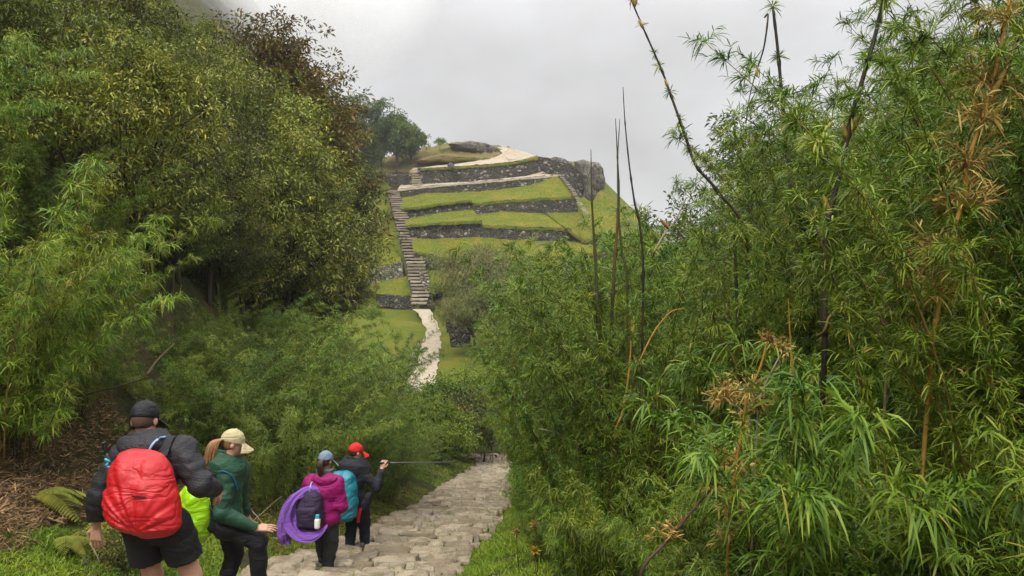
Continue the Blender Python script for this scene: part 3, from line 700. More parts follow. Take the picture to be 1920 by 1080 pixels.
# ------------------------------------------------------------------ broad-leaved trees and shrubs
def gen_tree(H, cr, ch, trunk_r, K, M, n_lf, LL, LW, tuft_r, seed, lean=0.0, narrow=False, droop=.2, flat=1.0, core=.5):
    r = np.random.default_rng(seed); stems = []
    top = np.array([lean * H, r.normal(0, .03) * H, H - ch * .75])
    tr = curve([[0, 0, -.4], [lean * H * .2 + r.normal(0, .08), r.normal(0, .08), H * .22], [lean * H * .55 + r.normal(0, .12), r.normal(0, .1), (H - ch * .7) * .7], top], 10)
    stems.append(tube(tr, np.linspace(trunk_r, trunk_r * .55, 10), 8, rv=r.random()))
    cc = np.array([lean * H, 0, H - ch * .5])
    P0, D0, R0 = [], [], []
    for k in range(K):
        d = nrm(r.normal(0, 1, 3) + np.array([0, 0, .25])); f = r.uniform(core, 1.0)
        c = cc + d * np.array([cr, cr, ch * .5]) * f
        i0 = r.integers(4, 10); s0 = tr[i0]
        m = s0 + (c - s0) * .5 + np.array([0, 0, -.12 * cr]) + r.normal(0, .08 * cr, 3)
        limb = curve([s0, m, c], 8); stems.append(tube(limb, np.linspace(trunk_r * .38, trunk_r * .07, 8), 5, rv=r.random()))
        R_ = cr * r.uniform(.24, .44); hue0 = r.normal(.5, .13)
        q = r.normal(0, .55, (M, 3)) * np.array([1, 1, .7 * flat]); q[:, 2] += .1; q = q * R_
        for j in range(M):
            e = c + q[j]
            if j % 2 == 0: stems.append(tube(np.array([c * .9 + s0 * .1, c + q[j] * .5 + r.normal(0, .03, 3), e]), [trunk_r * .07, trunk_r * .05, trunk_r * .02], 4, cap=False, rv=r.random()))
        dirs = nrm(r.normal(0, 1, (M, n_lf, 3)) + nrm(q)[:, None] * .5 + np.array([0, 0, .35]))
        p = c + q[:, None] + dirs * tuft_r * r.uniform(.1, 1, (M, n_lf, 1))
        P0.append(p.reshape(-1, 3)); dd = dirs + r.normal(0, .35, dirs.shape); dd[..., 2] -= droop
        D0.append(dd.reshape(-1, 3)); R0.append(np.clip(hue0 + np.repeat(r.normal(0, .1, M), n_lf) + r.normal(0, .17, M * n_lf), 0, .95))
    p = np.concatenate(P0); d = np.concatenate(D0); h = np.concatenate(R0); N = len(p)
    h = np.where(r.random(N) > .985, 1.0, h)
    if narrow: lf = blades(p, d, LL * r.uniform(.6, 1.2, N), LW, droop * r.uniform(.5, 1.5, N), h)
    else: lf = broad(p, d, LL * r.uniform(.6, 1.25, N), LW * r.uniform(.7, 1.25, N), h, .25, droop)
    return merge(stems), lf

for k in range(4):
    s, l = gen_tree(6.5, 2.6, 5.2, .13, 34, 22, 24, .16, .052, .26, 200 + k, lean=.05)
    plant('olive', 'broadleaf_tree', 'trunk', 'crown', s, l, SM['bark'], LM['olive'], 'tree')
for k in range(3):
    s, l = gen_tree(7.0, 2.8, 5.6, .15, 36, 22, 24, .15, .055, .28, 220 + k, lean=-.04)
    plant('dark', 'broadleaf_tree', 'trunk', 'crown', s, l, SM['bark'], LM['dark'], 'tree')
for k in range(2):
    s, l = gen_tree(7.5, 2.3, 6.2, .14, 32, 20, 24, .18, .065, .30, 240 + k)
    plant('rust', 'broadleaf_tree', 'trunk', 'crown', s, l, SM['bark'], LM['rust'], 'tree')
for k in range(2):
    s, l = gen_tree(7.0, 4.3, 3.8, .16, 44, 20, 26, .26, .040, .42, 260 + k, lean=.08, narrow=True, droop=.55, flat=.4, core=.35)
    plant('grey', 'drooping_tree', 'trunk', 'crown', s, l, SM['bark'], LM['grey'], 'tree')
for k in range(2):
    s, l = gen_tree(7.0, 2.6, 4.8, .16, 24, 20, 26, .30, .13, .42, 280 + k, lean=.05)
    plant('ridge', 'ridge_tree', 'trunk', 'crown', s, l, SM['bark'], LM['ridge'], 'tree')
s, l = gen_tree(8.5, 2.6, 3.2, .15, 13, 14, 22, .28, .12, .4, 290, lean=.03, flat=.6)
plant('umbrella', 'ridge_tree', 'trunk', 'crown', s, l, SM['bark'], LM['ridge'], 'tree')
for k in range(2):
    s, l = gen_tree(1.3, .75, 1.0, .02, 16, 12, 16, .11, .035, .12, 300 + k)
    plant('bush', 'leafy_shrub', 'stem', 'foliage', s, l, SM['bark'], LM['lush'], 'shrub')
for k in range(1):
    s, l = gen_tree(1.2, .7, .95, .02, 16, 12, 16, .075, .03, .09, 310 + k)
    plant('darkbush', 'leafy_shrub', 'stem', 'foliage', s, l, SM['bark'], LM['dark'], 'shrub')
# ------------------------------------------------------------------ planting
def G(x, y): return float(ground(np.array(x), np.array(y)))
R_LIM = ([100, 200, 300, 400, 450, 500, 560, 640, 760, 880, 960, 1080], [1560, 1500, 1310, 1200, 1085, 1000, 955, 885, 905, 925, 955, 960])      # the thicket's left outline
L_LIM = ([420, 480, 570, 640, 700, 770, 830, 870, 920, 960, 1000], [250, 500, 620, 690, 745, 800, 830, 830, 780, 690, 560])   # the left bank bamboo's right outline
T_LIM = ([-60, 0, 60, 110, 170, 250, 300, 440, 520, 560, 620], [330, 425, 560, 600, 645, 690, 712, 716, 692, 685, 675])        # the wood's right outline
PROF = ((.15, .35), (.4, .75), (.65, .95), (.85, .75), (1.0, .30))
def fits(key, v, x, y, z, sc, lim, side):
    top, R = TOP[PROTO[key][v].name]
    for hf, rf in PROF:
        px = 960 + F * (x + side * rf * R * sc) / y; zz = z + hf * top * sc
        py = 500 - F * zz / y
        l = np.interp(py, *lim)
        if side < 0 and px < l: return False
        if side > 0 and px > l: return False
    return True
def plant_at(key, x, y, top_z, smin, smax, lim=None, side=1, label=None, group=None, rz=None, tries=6):
    v = int(rng.integers(len(PROTO[key]))); z = G(x, y) - .05
    sc = min(smax, (top_z - z) / TOP[PROTO[key][v].name][0])
    if sc < smin: return None
    for _ in range(tries):
        if lim is None or fits(key, v, x, y, z, sc, lim, side): return place(key, (x, y, z), rz=rz, sc=sc, label=label, group=group, v=v)
        sc *= .86
        if sc < smin: return None
    return None
def plant_px(key, px, Y, topy, label=None, group=None, rz=None, redge=None, v=0, smax=3.0, z=None):
    """a plant rooted in the ground below a sight line, scaled so its top reaches a height"""
    v = v % len(PROTO[key]); top, R = TOP[PROTO[key][v].name]
    for _ in range(4):
        X = (px - 960) / F * Y; zz = G(X, Y) - .05
        sc = float(np.clip((P(px, topy, Y)[2] - zz) / top, .25, smax))
        if redge is not None: px = redge - R * sc * F / Y * .85
    return place(key, (X, Y, zz), rz=rz, sc=sc, label=label, group=group, v=v)

# right bank: the thicket
TG = 'bamboo of the thicket right of the path'
RSKY = ([880, 930, 1000, 1050, 1130, 1200, 1250, 1300, 1400, 1480, 1540, 1590, 1640, 1700, 1760, 1830, 1900, 2200], [640, 580, 490, 465, 490, 480, 440, 410, 410, 440, 390, 180, 60, 170, 260, 170, 60, -60])
r = np.random.default_rng(5); n = 0; pts = []
while n < 16000 and len(pts) < 230:
    n += 1
    y = 3.6 + 25 * r.random() ** 1.2; s = .5 + 12 * r.random() ** 1.1
    x = float(xp(y) + hw(y)) + s; px = 960 + F * x / y
    if px > 2350 or (y < 6.6 and px < 1520): continue
    if any((x - a) ** 2 + (y - b) ** 2 < (.50 + .023 * y) ** 2 for a, b in pts): continue
    sky = np.interp(px, *RSKY) + r.uniform(0, 60) * (r.random() < .8)
    tz = P(px, sky, y)[2]; h = tz - G(x, y); ok = None
    if y < 6.3: h = min(h, r.uniform(1.0, 1.7) if px < 1800 else 2.2)
    if h > 1.9: ok = plant_at('thicket', x, y, min(tz, G(x, y) + 4.9), .45, 1.35, R_LIM, -1, 'green bamboo clump packed among others in the thicket right of the stone path', TG)
    if ok is None: ok = plant_at('low', x, y, G(x, y) + min(h, r.uniform(.9, 1.6)), .3, 1.2, R_LIM, -1, 'low leafy bamboo filling the thicket right of the stone path', TG + ', low')
    if ok is not None: pts.append((x, y))

# left bank: drooping bamboo
LG = 'drooping bamboo on the left bank'
LSKY = ([-100, 0, 150, 240, 330, 480, 560, 700, 780, 830, 870], [400, 420, 470, 560, 560, 480, 560, 640, 710, 770, 830])
r = np.random.default_rng(6); n = 0; pts = []
while n < 12000 and len(pts) < 130:
    n += 1
    y = 9.5 + 30 * r.random() ** 1.1; s = .35 + 8.5 * r.random() ** 1.2
    x = float(xp(y) - hw(y)) - s; px = 960 + F * x / y
    if px < -250 or (y < 13.5 and s < 4.0) or (y < 17 and s < .9): continue
    if any((x - a) ** 2 + (y - b) ** 2 < (.62 + .020 * y) ** 2 for a, b in pts): continue
    sky = np.interp(px, *LSKY) + r.uniform(-10, 90)
    tz = min(P(px, sky, y)[2], G(x, y) + r.uniform(1.8, 3.0))
    if plant_at('plume', x, y, tz, .28, 1.05, L_LIM, 1, 'drooping fine-leaved bamboo covering the bank left of the hikers', LG) is not None: pts.append((x, y))

# left: the wooded slope
for key, rows in (('rust', [
 (520, 36, 52, None, 'rusty brown tree standing up against the sky'), (590, 38, 112, 655, 'rusty tree with ragged crown right of the tallest one'),
 (640, 40, 215, 712, 'lower rusty tree at the end of the slope'), (560, 34, 180, None, 'rust-brown tree behind the bright olive one')]),
 ('olive', [
 (60, 20, -60, None, 'tall olive-green tree at the top left corner'), (230, 22, -40, None, 'olive-green tree left of the tall pale one at the top'),
 (385, 27, -15, 440, 'pale olive tree rising highest beside the misty cliff'), (330, 24, 90, None, 'olive tree with yellow leaves in the middle of the slope'),
 (460, 29, 95, None, 'light olive tree below the rusty crown'), (600, 31, 225, 690, 'bright olive tree at the right end of the slope'),
 (390, 21, 270, None, 'silvery olive tree whose low crown overhangs the bamboo'), (270, 19, 250, None, 'low olive tree behind the left plumes'),
 (540, 27, 270, None, 'olive tree with drooping outer twigs over the dark hollow')]),
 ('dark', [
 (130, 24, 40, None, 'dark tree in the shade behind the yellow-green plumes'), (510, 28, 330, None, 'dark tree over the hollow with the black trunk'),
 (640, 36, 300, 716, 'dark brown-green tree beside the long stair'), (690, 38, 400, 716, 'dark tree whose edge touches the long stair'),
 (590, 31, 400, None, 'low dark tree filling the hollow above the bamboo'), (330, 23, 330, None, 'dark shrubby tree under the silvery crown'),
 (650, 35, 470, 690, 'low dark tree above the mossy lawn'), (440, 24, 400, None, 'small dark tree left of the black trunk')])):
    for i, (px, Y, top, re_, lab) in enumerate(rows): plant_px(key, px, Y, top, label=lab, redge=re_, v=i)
SKYT = ([-200, 380, 420, 470, 520, 590, 640, 690, 720, 730], [-140, -30, 15, 75, 125, 160, 215, 290, 340, 440])
r = np.random.default_rng(9); n = 0; pts = []
while n < 9000 and len(pts) < 84:
    n += 1
    y = 15 + 27 * r.random(); s = 5.0 + 12 * r.random()
    x = float(xp(y) - hw(y)) - s; px = 960 + F * x / y
    if px < -200 or px > 730: continue
    if any((x - a) ** 2 + (y - b) ** 2 < 1.65 ** 2 for a, b in pts): continue
    z = G(x, y); by = 500 - F * z / y
    if by > 640: continue
    tz = min(P(px, np.interp(px, *SKYT), y)[2], z + r.uniform(2.6, 5.0))
    key = 'olive' if r.random() < .62 - (px > 480) * .25 else ('dark' if r.random() < .8 else 'rust')
    lab = {'olive': 'olive-green leafy tree in the mass covering the steep left slope', 'dark': 'dark leafy tree in the mass covering the steep left slope', 'rust': 'rust-brown leafy tree in the mass covering the steep left slope'}[key]
    if plant_at(key, x, y, tz, .28, .8, T_LIM, 1, lab, {'olive': 'olive', 'dark': 'dark', 'rust': 'rusty'}[key] + ' trees massed on the left slope') is not None: pts.append((x, y))
plant_px('arch', -110, 12, 95, label='arching yellow-green bamboo plume reaching right over the shrubs', rz=-.1, v=1, smax=.95)
plant_px('arch', -90, 13.5, 180, label='second arching bamboo plume below the upper one', rz=0, smax=.9)
for i, (px, Y, top, lab) in enumerate([(-40, 9.4, 190, 'big yellow-green bamboo clump at the left edge of the view'), (20, 10.2, 350, 'yellow-green bamboo clump in front of the largest left one'), (-90, 9.6, 420, 'long-haired bamboo clump cut by the left edge of the view'), (120, 11.5, 460, 'bamboo clump spilling right towards the dark hollow'), (30, 10.4, 560, 'low yellow-green bamboo over the dead leaves'), (170, 12.2, 600, 'low bamboo clump right above the fern'), (-60, 9.8, 640, 'bushy bamboo at the foot of the left edge')]):
    plant_px('leftbam', px, Y, top, label=lab, v=i, smax=1.05)
plant_px('dark', 40, 15.5, 250, label='dark leafy tree filling the gap behind the left bamboo clumps', v=2, smax=.7)
plant_px('olive', 120, 17, 330, label='small olive tree between the left bamboo and the dark hollow', v=3, smax=.6)
plant_px('olive', -30, 15, 180, label='olive tree cut by the left edge of the view', v=1, smax=.75)
for i, (px, Y, top, lab) in enumerate([(45, 13.2, 250, 'feathery bamboo on the slope behind the left-edge clumps'), (110, 13.8, 300, 'feathery bamboo next to the dark hollow on the left'), (10, 14.0, 190, 'feathery bamboo high on the slope at the left edge'), (80, 14.6, 225, 'feathery bamboo under the arching plumes'), (150, 14.4, 380, 'low feathery bamboo at the near side of the hollow')]):
    plant_px('plume', px, Y, top, label=lab, v=i, smax=1.15)
# ridge trees and grey-green trees of the saddle
plant_px('umbrella', 688, 141, 158, label='flat-topped tree on the ridge against the sky', smax=1.6)
for i, (px, Y, top, lab) in enumerate([(742, 142, 205, 'round green tree at the right end of the ridge wood'), (715, 146, 225, 'dense tree between the flat-topped tree and the round one'), (770, 144, 232, 'small outermost tree on the ridge'), (690, 138, 262, 'low tree below the flat-topped ridge tree'), (662, 136, 215, 'dark ridge tree next to the rusty slope trees'), (655, 120, 300, 'ridge tree at the foot of the ridge wood')]):
    plant_px('ridge', px, Y, top, label=lab, v=i, smax=1.5)
for i, (px, Y, top, lab) in enumerate([(905, 84, 462, 'grey-green drooping tree in front of the terraces'), (960, 78, 470, 'wide grey-green tree right of the drooping one'), (890, 70, 552, 'umbrella-shaped grey tree over the square stone wall'), (945, 66, 520, 'low grey-green tree half hidden by the bamboo'), (1010, 74, 470, 'grey-green tree touching the bamboo skyline')]):
    plant_px('grey', px, Y, top, label=lab, v=i, smax=1.3)
place('bush', (*P(825, 268, 146)[:2], P(825, 278, 146)[2]), sc=1.4, label='tiny bush alone on the crest of the hill')
# ------------------------------------------------------------------ figures: smooth solids blended from tapered limbs, meshed by surface nets
def smin(a, b, k):
    h = np.clip(.5 + .5 * (b - a) / k, 0, 1); return b + (a - b) * h - k * h * (1 - h)
def cone(p, a, b, r1, r2):
    a = np.asarray(a, float); b = np.asarray(b, float); ba = b - a
    t = np.clip(((p - a) @ ba) / max(1e-9, ba @ ba), 0, 1)
    return np.linalg.norm(p - a - t[:, None] * ba, axis=1) - (r1 + (r2 - r1) * t)
def frame(fwd, up=(0, 0, 1)):
    f = nrm(np.asarray(fwd, float)); u = np.asarray(up, float); r_ = nrm(np.cross(f, u)); u = np.cross(r_, f)
    return np.stack([r_, f, u])          # rows: right, forward, up
def ell(p, c, r_, Rm=None):
    q = p - np.asarray(c, float)
    if Rm is not None: q = q @ Rm.T
    r_ = np.asarray(r_, float); k0 = np.linalg.norm(q / r_, axis=1); k1 = np.linalg.norm(q / r_ ** 2, axis=1)
    return k0 * (k0 - 1) / np.maximum(k1, 1e-6)
def rbox(p, c, h, rad, Rm=None):
    q = p - np.asarray(c, float)
    if Rm is not None: q = q @ Rm.T
    d = np.abs(q) - (np.asarray(h, float) - rad)
    return np.linalg.norm(np.maximum(d, 0), axis=1) + np.minimum(d.max(1), 0) - rad
def plane(p, c, n): return (p - np.asarray(c, float)) @ nrm(np.asarray(n, float))
def union(p, items, k=.03):
    d = None
    for it in items:
        v = it(p) if callable(it) else cone(p, *it)
        d = v if d is None else smin(d, v, k)
    return d

def nets(fn, lo, hi, res):
    lo = np.asarray(lo, float); hi = np.asarray(hi, float); n = np.ceil((hi - lo) / res).astype(int) + 1
    ax = [lo[i] + np.arange(n[i]) * res for i in range(3)]
    # coarse pass first, then only the cells near the surface
    cx = [np.minimum(np.arange(0, k, 4) + 1.5, k - 1) for k in n]
    cg = np.stack(np.meshgrid(*[lo[i] + cx[i] * res for i in range(3)], indexing='ij'), -1)
    cvv = fn(cg.reshape(-1, 3)).reshape(cg.shape[:3])
    v = np.repeat(np.repeat(np.repeat(cvv, 4, 0), 4, 1), 4, 2)[:n[0], :n[1], :n[2]].copy()
    near = np.abs(v) < res * 6 + .035
    I = np.argwhere(near); v[near] = fn(lo + I * res)
    v = np.where(v == 0, 1e-9, v)
    v[0] = np.maximum(v[0], 1e-3); v[-1] = np.maximum(v[-1], 1e-3); v[:, 0] = np.maximum(v[:, 0], 1e-3); v[:, -1] = np.maximum(v[:, -1], 1e-3); v[:, :, 0] = np.maximum(v[:, :, 0], 1e-3); v[:, :, -1] = np.maximum(v[:, :, -1], 1e-3)
    m = n - 1; acc = np.zeros((*m, 3)); cnt = np.zeros(m)
    cs = [(i, j, k) for i in (0, 1) for j in (0, 1) for k in (0, 1)]
    def cv(c): return v[c[0]:m[0] + c[0], c[1]:m[1] + c[1], c[2]:m[2] + c[2]]
    for a in cs:
        for d in range(3):
            if a[d]: continue
            b = list(a); b[d] = 1
            va, vb = cv(a), cv(b); s = (va < 0) != (vb < 0)
            t = np.where(s, va / np.where(s, va - vb, 1), 0)
            for q in range(3): acc[..., q] += np.where(s, a[q] + (t if q == d else 0), 0)
            cnt += s
    act = cnt > 0; idx = np.full(m, -1); idx[act] = np.arange(act.sum())
    I = np.argwhere(act); V = lo + (I + acc[act] / cnt[act][:, None]) * res
    F = []
    for d in range(3):
        e1, e2 = (d + 1) % 3, (d + 2) % 3
        sl0 = [slice(None)] * 3; sl1 = [slice(None)] * 3; sl0[d] = slice(0, -1); sl1[d] = slice(1, None)
        s = (v[tuple(sl0)] < 0) != (v[tuple(sl1)] < 0); inside = v[tuple(sl0)] < 0
        P_ = np.argwhere(s); ok = (P_[:, e1] > 0) & (P_[:, e2] > 0) & (P_[:, e1] < m[e1]) & (P_[:, e2] < m[e2]); P_ = P_[ok]
        if not len(P_): continue
        fl = inside[tuple(P_.T)]
        def at(o1, o2):
            q = P_.copy(); q[:, e1] += o1; q[:, e2] += o2; return idx[tuple(q.T)]
        q = np.stack([at(-1, -1), at(0, -1), at(0, 0), at(-1, 0)], -1)
        q[~fl] = q[~fl][:, ::-1]; F.append(q)
    return V, [np.concatenate(F)]

def solid(name, fn, lo, hi, res, mat, parent, extra=None):
    V, f = nets(fn, lo, hi, res)
    if extra:
        V, f, _ = merge([(V, f)] + [(a, b) for a, b in extra])
    return mk(name, V, f, mat, parent)

def hand_parts(w, d, nrm_, side, curl=.6, size=1.0, spread=.12):
    """palm and five bent fingers; w wrist, d pointing direction, nrm_ the back of the hand, side +1 if the thumb lies towards cross(d, n)"""
    d = nrm(np.asarray(d, float)); n = nrm(np.asarray(nrm_, float) - d * (np.asarray(nrm_, float) @ d)); x = np.cross(d, n) * side
    w = np.asarray(w, float); s = size; it = []
    for o in (-.030, -.010, .010, .030): it.append((w + x * o * .55 * s, w + d * .088 * s + x * o * s, .015 * s, .0135 * s))
    for i, (o, L) in enumerate(zip((.033, .011, -.011, -.032), (.075, .084, .078, .060))):
        b = w + d * .088 * s + x * o * s; a = 0.25 * curl; q = d + x * o * spread * 12
        for seg, fr in enumerate((.45, .32, .26)):
            a += curl * (.55 + .1 * i) * (1 if seg else .6)
            e = b + (nrm(q) * math.cos(a) - n * math.sin(a)) * L * fr * s * 1.25
            it.append((b, e, (.0092 - .001 * seg) * s, (.0086 - .001 * seg) * s)); b = e
    b = w + d * .022 * s + x * .024 * s; e = b + (d * .6 + x * .75 - n * .25) * .042 * s; e2 = e + (d * .9 + x * .15 - n * .4) * .034 * s; e3 = e2 + (d * .9 - x * .1 - n * .5) * .026 * s
    it += [(b, e, .014 * s, .011 * s), (e, e2, .0105 * s, .0095 * s), (e2, e3, .0092 * s, .0078 * s)]
    pts = np.array([q for a in it for q in a[:2]])
    V, f = nets(lambda p: union(p, it, .006), pts.min(0) - .03, pts.max(0) + .03, .0042)
    return V, f

def head_fn(c, face, up=(0, 0, 1), k=1.0):
    Rm = frame(face, up); c = np.asarray(c, float)
    def fn(p):
        q = (p - c) @ Rm.T / k
        d = ell(q, (0, -.012, .025), (.077, .096, .098))
        d = smin(d, ell(q, (0, .025, -.045), (.058, .065, .072)), .03)
        d = smin(d, cone(q, (0, .085, -.09), (0, .078, -.085), .022, .02), .03)            # chin
        d = smin(d, cone(q, (0, .088, .02), (0, .112, -.022), .009, .015), .012)          # nose
        d = smin(d, cone(q, (-.022, .086, -.055), (.022, .086, -.055), .010, .010), .010)  # lips
        d = smin(d, cone(q, (-.045, .072, .032), (.045, .072, .032), .014, .014), .02)     # brow
        d = np.maximum(d, -np.minimum(ell(q, (-.032, .096, .008), (.016, .012, .010)), ell(q, (.032, .096, .008), (.016, .012, .010))))
        d = smin(d, np.minimum(ell(q, (-.033, .084, .007), (.013, .012, .012)), ell(q, (.033, .084, .007), (.013, .012, .012))), .003)
        for s in (-1, 1): d = smin(d, ell(q, (s * .083, -.008, -.008), (.012, .022, .033)), .008)
        return d * k
    return fn, Rm

def cap_fn(c, Rm, k, brim=1.0, raise_=0.0):
    c = np.asarray(c, float)
    def fn(p):
        q = (p - c) @ Rm.T / k
        d = ell(q, (0, -.012, .036), (.092, .112, .106))
        d = np.maximum(d, -(q[:, 2] - (.018 - .10 * np.clip(-q[:, 1], 0, 1) * .6)))
        d = d + .0015 * vnoise(q, 30, 3)
        if brim:
            arc = np.abs(np.hypot(q[:, 0], (q[:, 1] - .02) * .88) - .105) - .055
            b = np.maximum(np.maximum(arc, np.abs(q[:, 2] - .030 + .9 * np.clip(q[:, 1] - .09, 0, 1) * .45 + 3.5 * q[:, 0] ** 2) - .0055), .075 - q[:, 1])
            d = smin(d, b, .006)
        bt = np.linalg.norm(q - np.array([0, -.012, .144]), axis=1) - .008
        return np.minimum(d, bt) * k
    return fn

def hair_patch(c, Rm, k):
    c = np.asarray(c, float)
    def fn(p):
        q = (p - c) @ Rm.T / k
        d = ell(q, (0, -.014, .022), (.082, .103, .104)) + .002 * vnoise(q * np.array([1, 1, .3]), 70, 5)
        return np.maximum(np.maximum(d, q[:, 1] - .02 - .25 * q[:, 2]), -.062 - q[:, 2]) * k
    return fn

# ---- cloth and skin ------------------------------------------------------
def cloth(name, col, rough=.7, weave=260, wr=9, wrs=.45, sheen=.0, spec=.25, transl=0, dirt=.18):
    t = NT(name); o = t.obj()
    c = t.mix(t.noise(5, 5, .6, o), tuple(x * (1 - dirt) for x in col), tuple(min(1, x * (1 + dirt)) for x in col))
    mp = t.n('ShaderNodeMapping'); mp.inputs['Rotation'].default_value = (0, RAD(32), 0); mp.inputs['Scale'].default_value = (.55, 1, 1.5); t.l(o, mp.inputs[0])
    rg = t.math('ABSOLUTE', t.math('SUBTRACT', t.noise(wr * .8, 3, .5, mp.outputs[0], .9), .5))      # ridged: creases
    h = t.math('ADD', t.math('MULTIPLY', t.noise(wr * 1.6, 5, .55, o, .6), .45), t.math('ADD', t.math('MULTIPLY', t.math('MINIMUM', rg, .12), 3.2), t.math('MULTIPLY', t.noise(weave, 2, .5, o), .05)))
    return t.surf(c, rough, t.bump(h, wrs, .03), spec, transl, sheen)
def skin_mat(name, col):
    t = NT(name); o = t.obj()
    c = t.mix(t.noise(22, 5, .6, o), tuple(x * .86 for x in col), tuple(min(1, x * 1.12) for x in col))
    c = t.mix(t.ramp(t.noise(9, 3, .5, o), [(.5, (0, 0, 0)), (.75, (.5,) * 3)]), c, (col[0] * 1.0, col[1] * .78, col[2] * .72))
    m = t.surf(c, .5, t.bump(t.noise(180, 3, .6, o), .12, .003), .4)
    p = [n for n in t.t.nodes if n.type == 'BSDF_PRINCIPLED'][0]; p.inputs['Subsurface Weight'].default_value = .12; p.inputs['Subsurface Radius'].default_value = (.02, .008, .004)
    return m
def puffer():
    t = NT('black_quilted_nylon'); o = t.obj()
    br = t.n('ShaderNodeTexBrick'); br.inputs['Scale'].default_value = 17; br.inputs['Mortar Size'].default_value = .07; br.inputs['Mortar Smooth'].default_value = 1.0
    br.inputs['Brick Width'].default_value = .62; br.inputs['Row Height'].default_value = .34
    mp = t.n('ShaderNodeMapping'); mp.inputs['Rotation'].default_value = (RAD(90), 0, 0)
    nv = t.n('ShaderNodeTexNoise'); nv.inputs['Scale'].default_value = 5; t.l(o, nv.inputs['Vector'])
    sc_ = t.n('ShaderNodeVectorMath', operation='SCALE'); sc_.inputs[3].default_value = .16; t.l(nv.outputs['Color'], sc_.inputs[0])
    ad = t.n('ShaderNodeVectorMath', operation='ADD'); t.l(o, ad.inputs[0]); t.l(sc_.outputs[0], ad.inputs[1]); t.l(ad.outputs[0], mp.inputs[0]); t.l(mp.outputs[0], br.inputs['Vector'])
    h = t.math('ADD', t.math('MULTIPLY', br.outputs['Fac'], -.22), t.math('MULTIPLY', t.noise(13, 5, .6, o, .8), 1.3))
    return t.surf((.019, .018, .021), .6, t.bump(h, .6, .012), .3)
SK = skin_mat('light_skin', (.50, .28, .195)); SK2 = skin_mat('tanned_skin', (.36, .19, .12))
M_puff = puffer()
CM = {k: cloth(k + '_cloth', *a) for k, a in dict(
    black=((.012, .012, .014), .65), charcoal=((.020, .021, .026), .8), navy=((.014, .016, .026), .85), green=((.018, .062, .034), .6),
    slate=((.035, .037, .038), .8), magenta=((.24, .004, .10), .6), beige=((.42, .36, .20), .85), bluegrey=((.16, .22, .30), .85),
    redcap=((.52, .016, .016), .7), purple=((.20, .085, .38), .8), plum=((.030, .020, .045), .7), scarf=((.10, .11, .11), .85)).items()}
CM['redcover'] = cloth('red_rain_cover', (.44, .005, .009), .52, 300, 7, .5, 0, .5)
CM['lime'] = cloth('lime_rain_cover', (.28, .56, .004), .42, 300, 8, .5, 0, .45)
CM['teal'] = cloth('teal_rain_cover', (.016, .19, .25), .42, 300, 7, .5, 0, .45)
M_hair = plain('auburn_hair', (.26, .125, .045), .5, .5, 40, .5, .8, 120, .004); M_brown = plain('brown_hair', (.055, .026, .014), .5, .5, 40, .5, .8, 120, .004)
M_stubble = plain('cropped_hair', (.10, .06, .04), .8, .2, 60, .4)
M_hose = plain('pale_blue_hose', (.25, .36, .55), .35, .5); M_blk = plain('black_plastic', (.012, .012, .013), .4, .5); M_alu = plain('dark_metal_shaft', (.07, .07, .075), .35, .6)
M_shoe = plain('worn_boot', (.085, .075, .065), .8, .2, 20, .4, .5, 60, .004); M_sole = plain('boot_rubber', (.02, .02, .02), .8, .2)
M_blue = plain('blue_strap', (.02, .12, .30), .6, .3); M_cyan = plain('cyan_cord', (.05, .40, .50), .5, .4); M_white = plain('white_bottle', (.75, .75, .72), .35, .5); M_org = plain('orange_cord', (.65, .22, .02), .5, .4)
M_red = plain('red_strap', (.60, .02, .03), .5, .4)

def shoe(parent, ank, toe, k=1.0):
    a = np.asarray(ank, float); d = nrm(np.array([toe[0], toe[1], toe[2]], float)); up = np.array([0, 0, 1.])
    heel = a - d * .055 * k - up * .035 * k; tp = heel + d * .235 * k
    it = [(heel + up * .012, heel + d * .10 * k, .045 * k, .046 * k), (heel + d * .10 * k, tp, .046 * k, .034 * k), (a + up * .05, heel + d * .06 * k, .052 * k, .050 * k)]
    fn = lambda p: np.maximum(union(p, it, .03), plane(p, heel - up * .028 * k, -up)) + .002 * vnoise(p, 45, 3)
    lo = np.minimum(heel, tp) - .09; hi = np.maximum(np.maximum(heel, tp), a) + .12
    o = solid('shoe', fn, lo, hi, .009, M_shoe, parent)
    sf = lambda p: np.maximum(np.maximum(np.minimum(cone(p, heel - up * .02, heel + d * .1 * k - up * .02, .052 * k, .052 * k), cone(p, heel + d * .1 * k - up * .02, tp - up * .02, .052 * k, .042 * k)), plane(p, heel - up * .045 * k, -up)), plane(p, heel - up * .024 * k, up))
    solid('sole', sf, lo, hi, .008, M_sole, o)

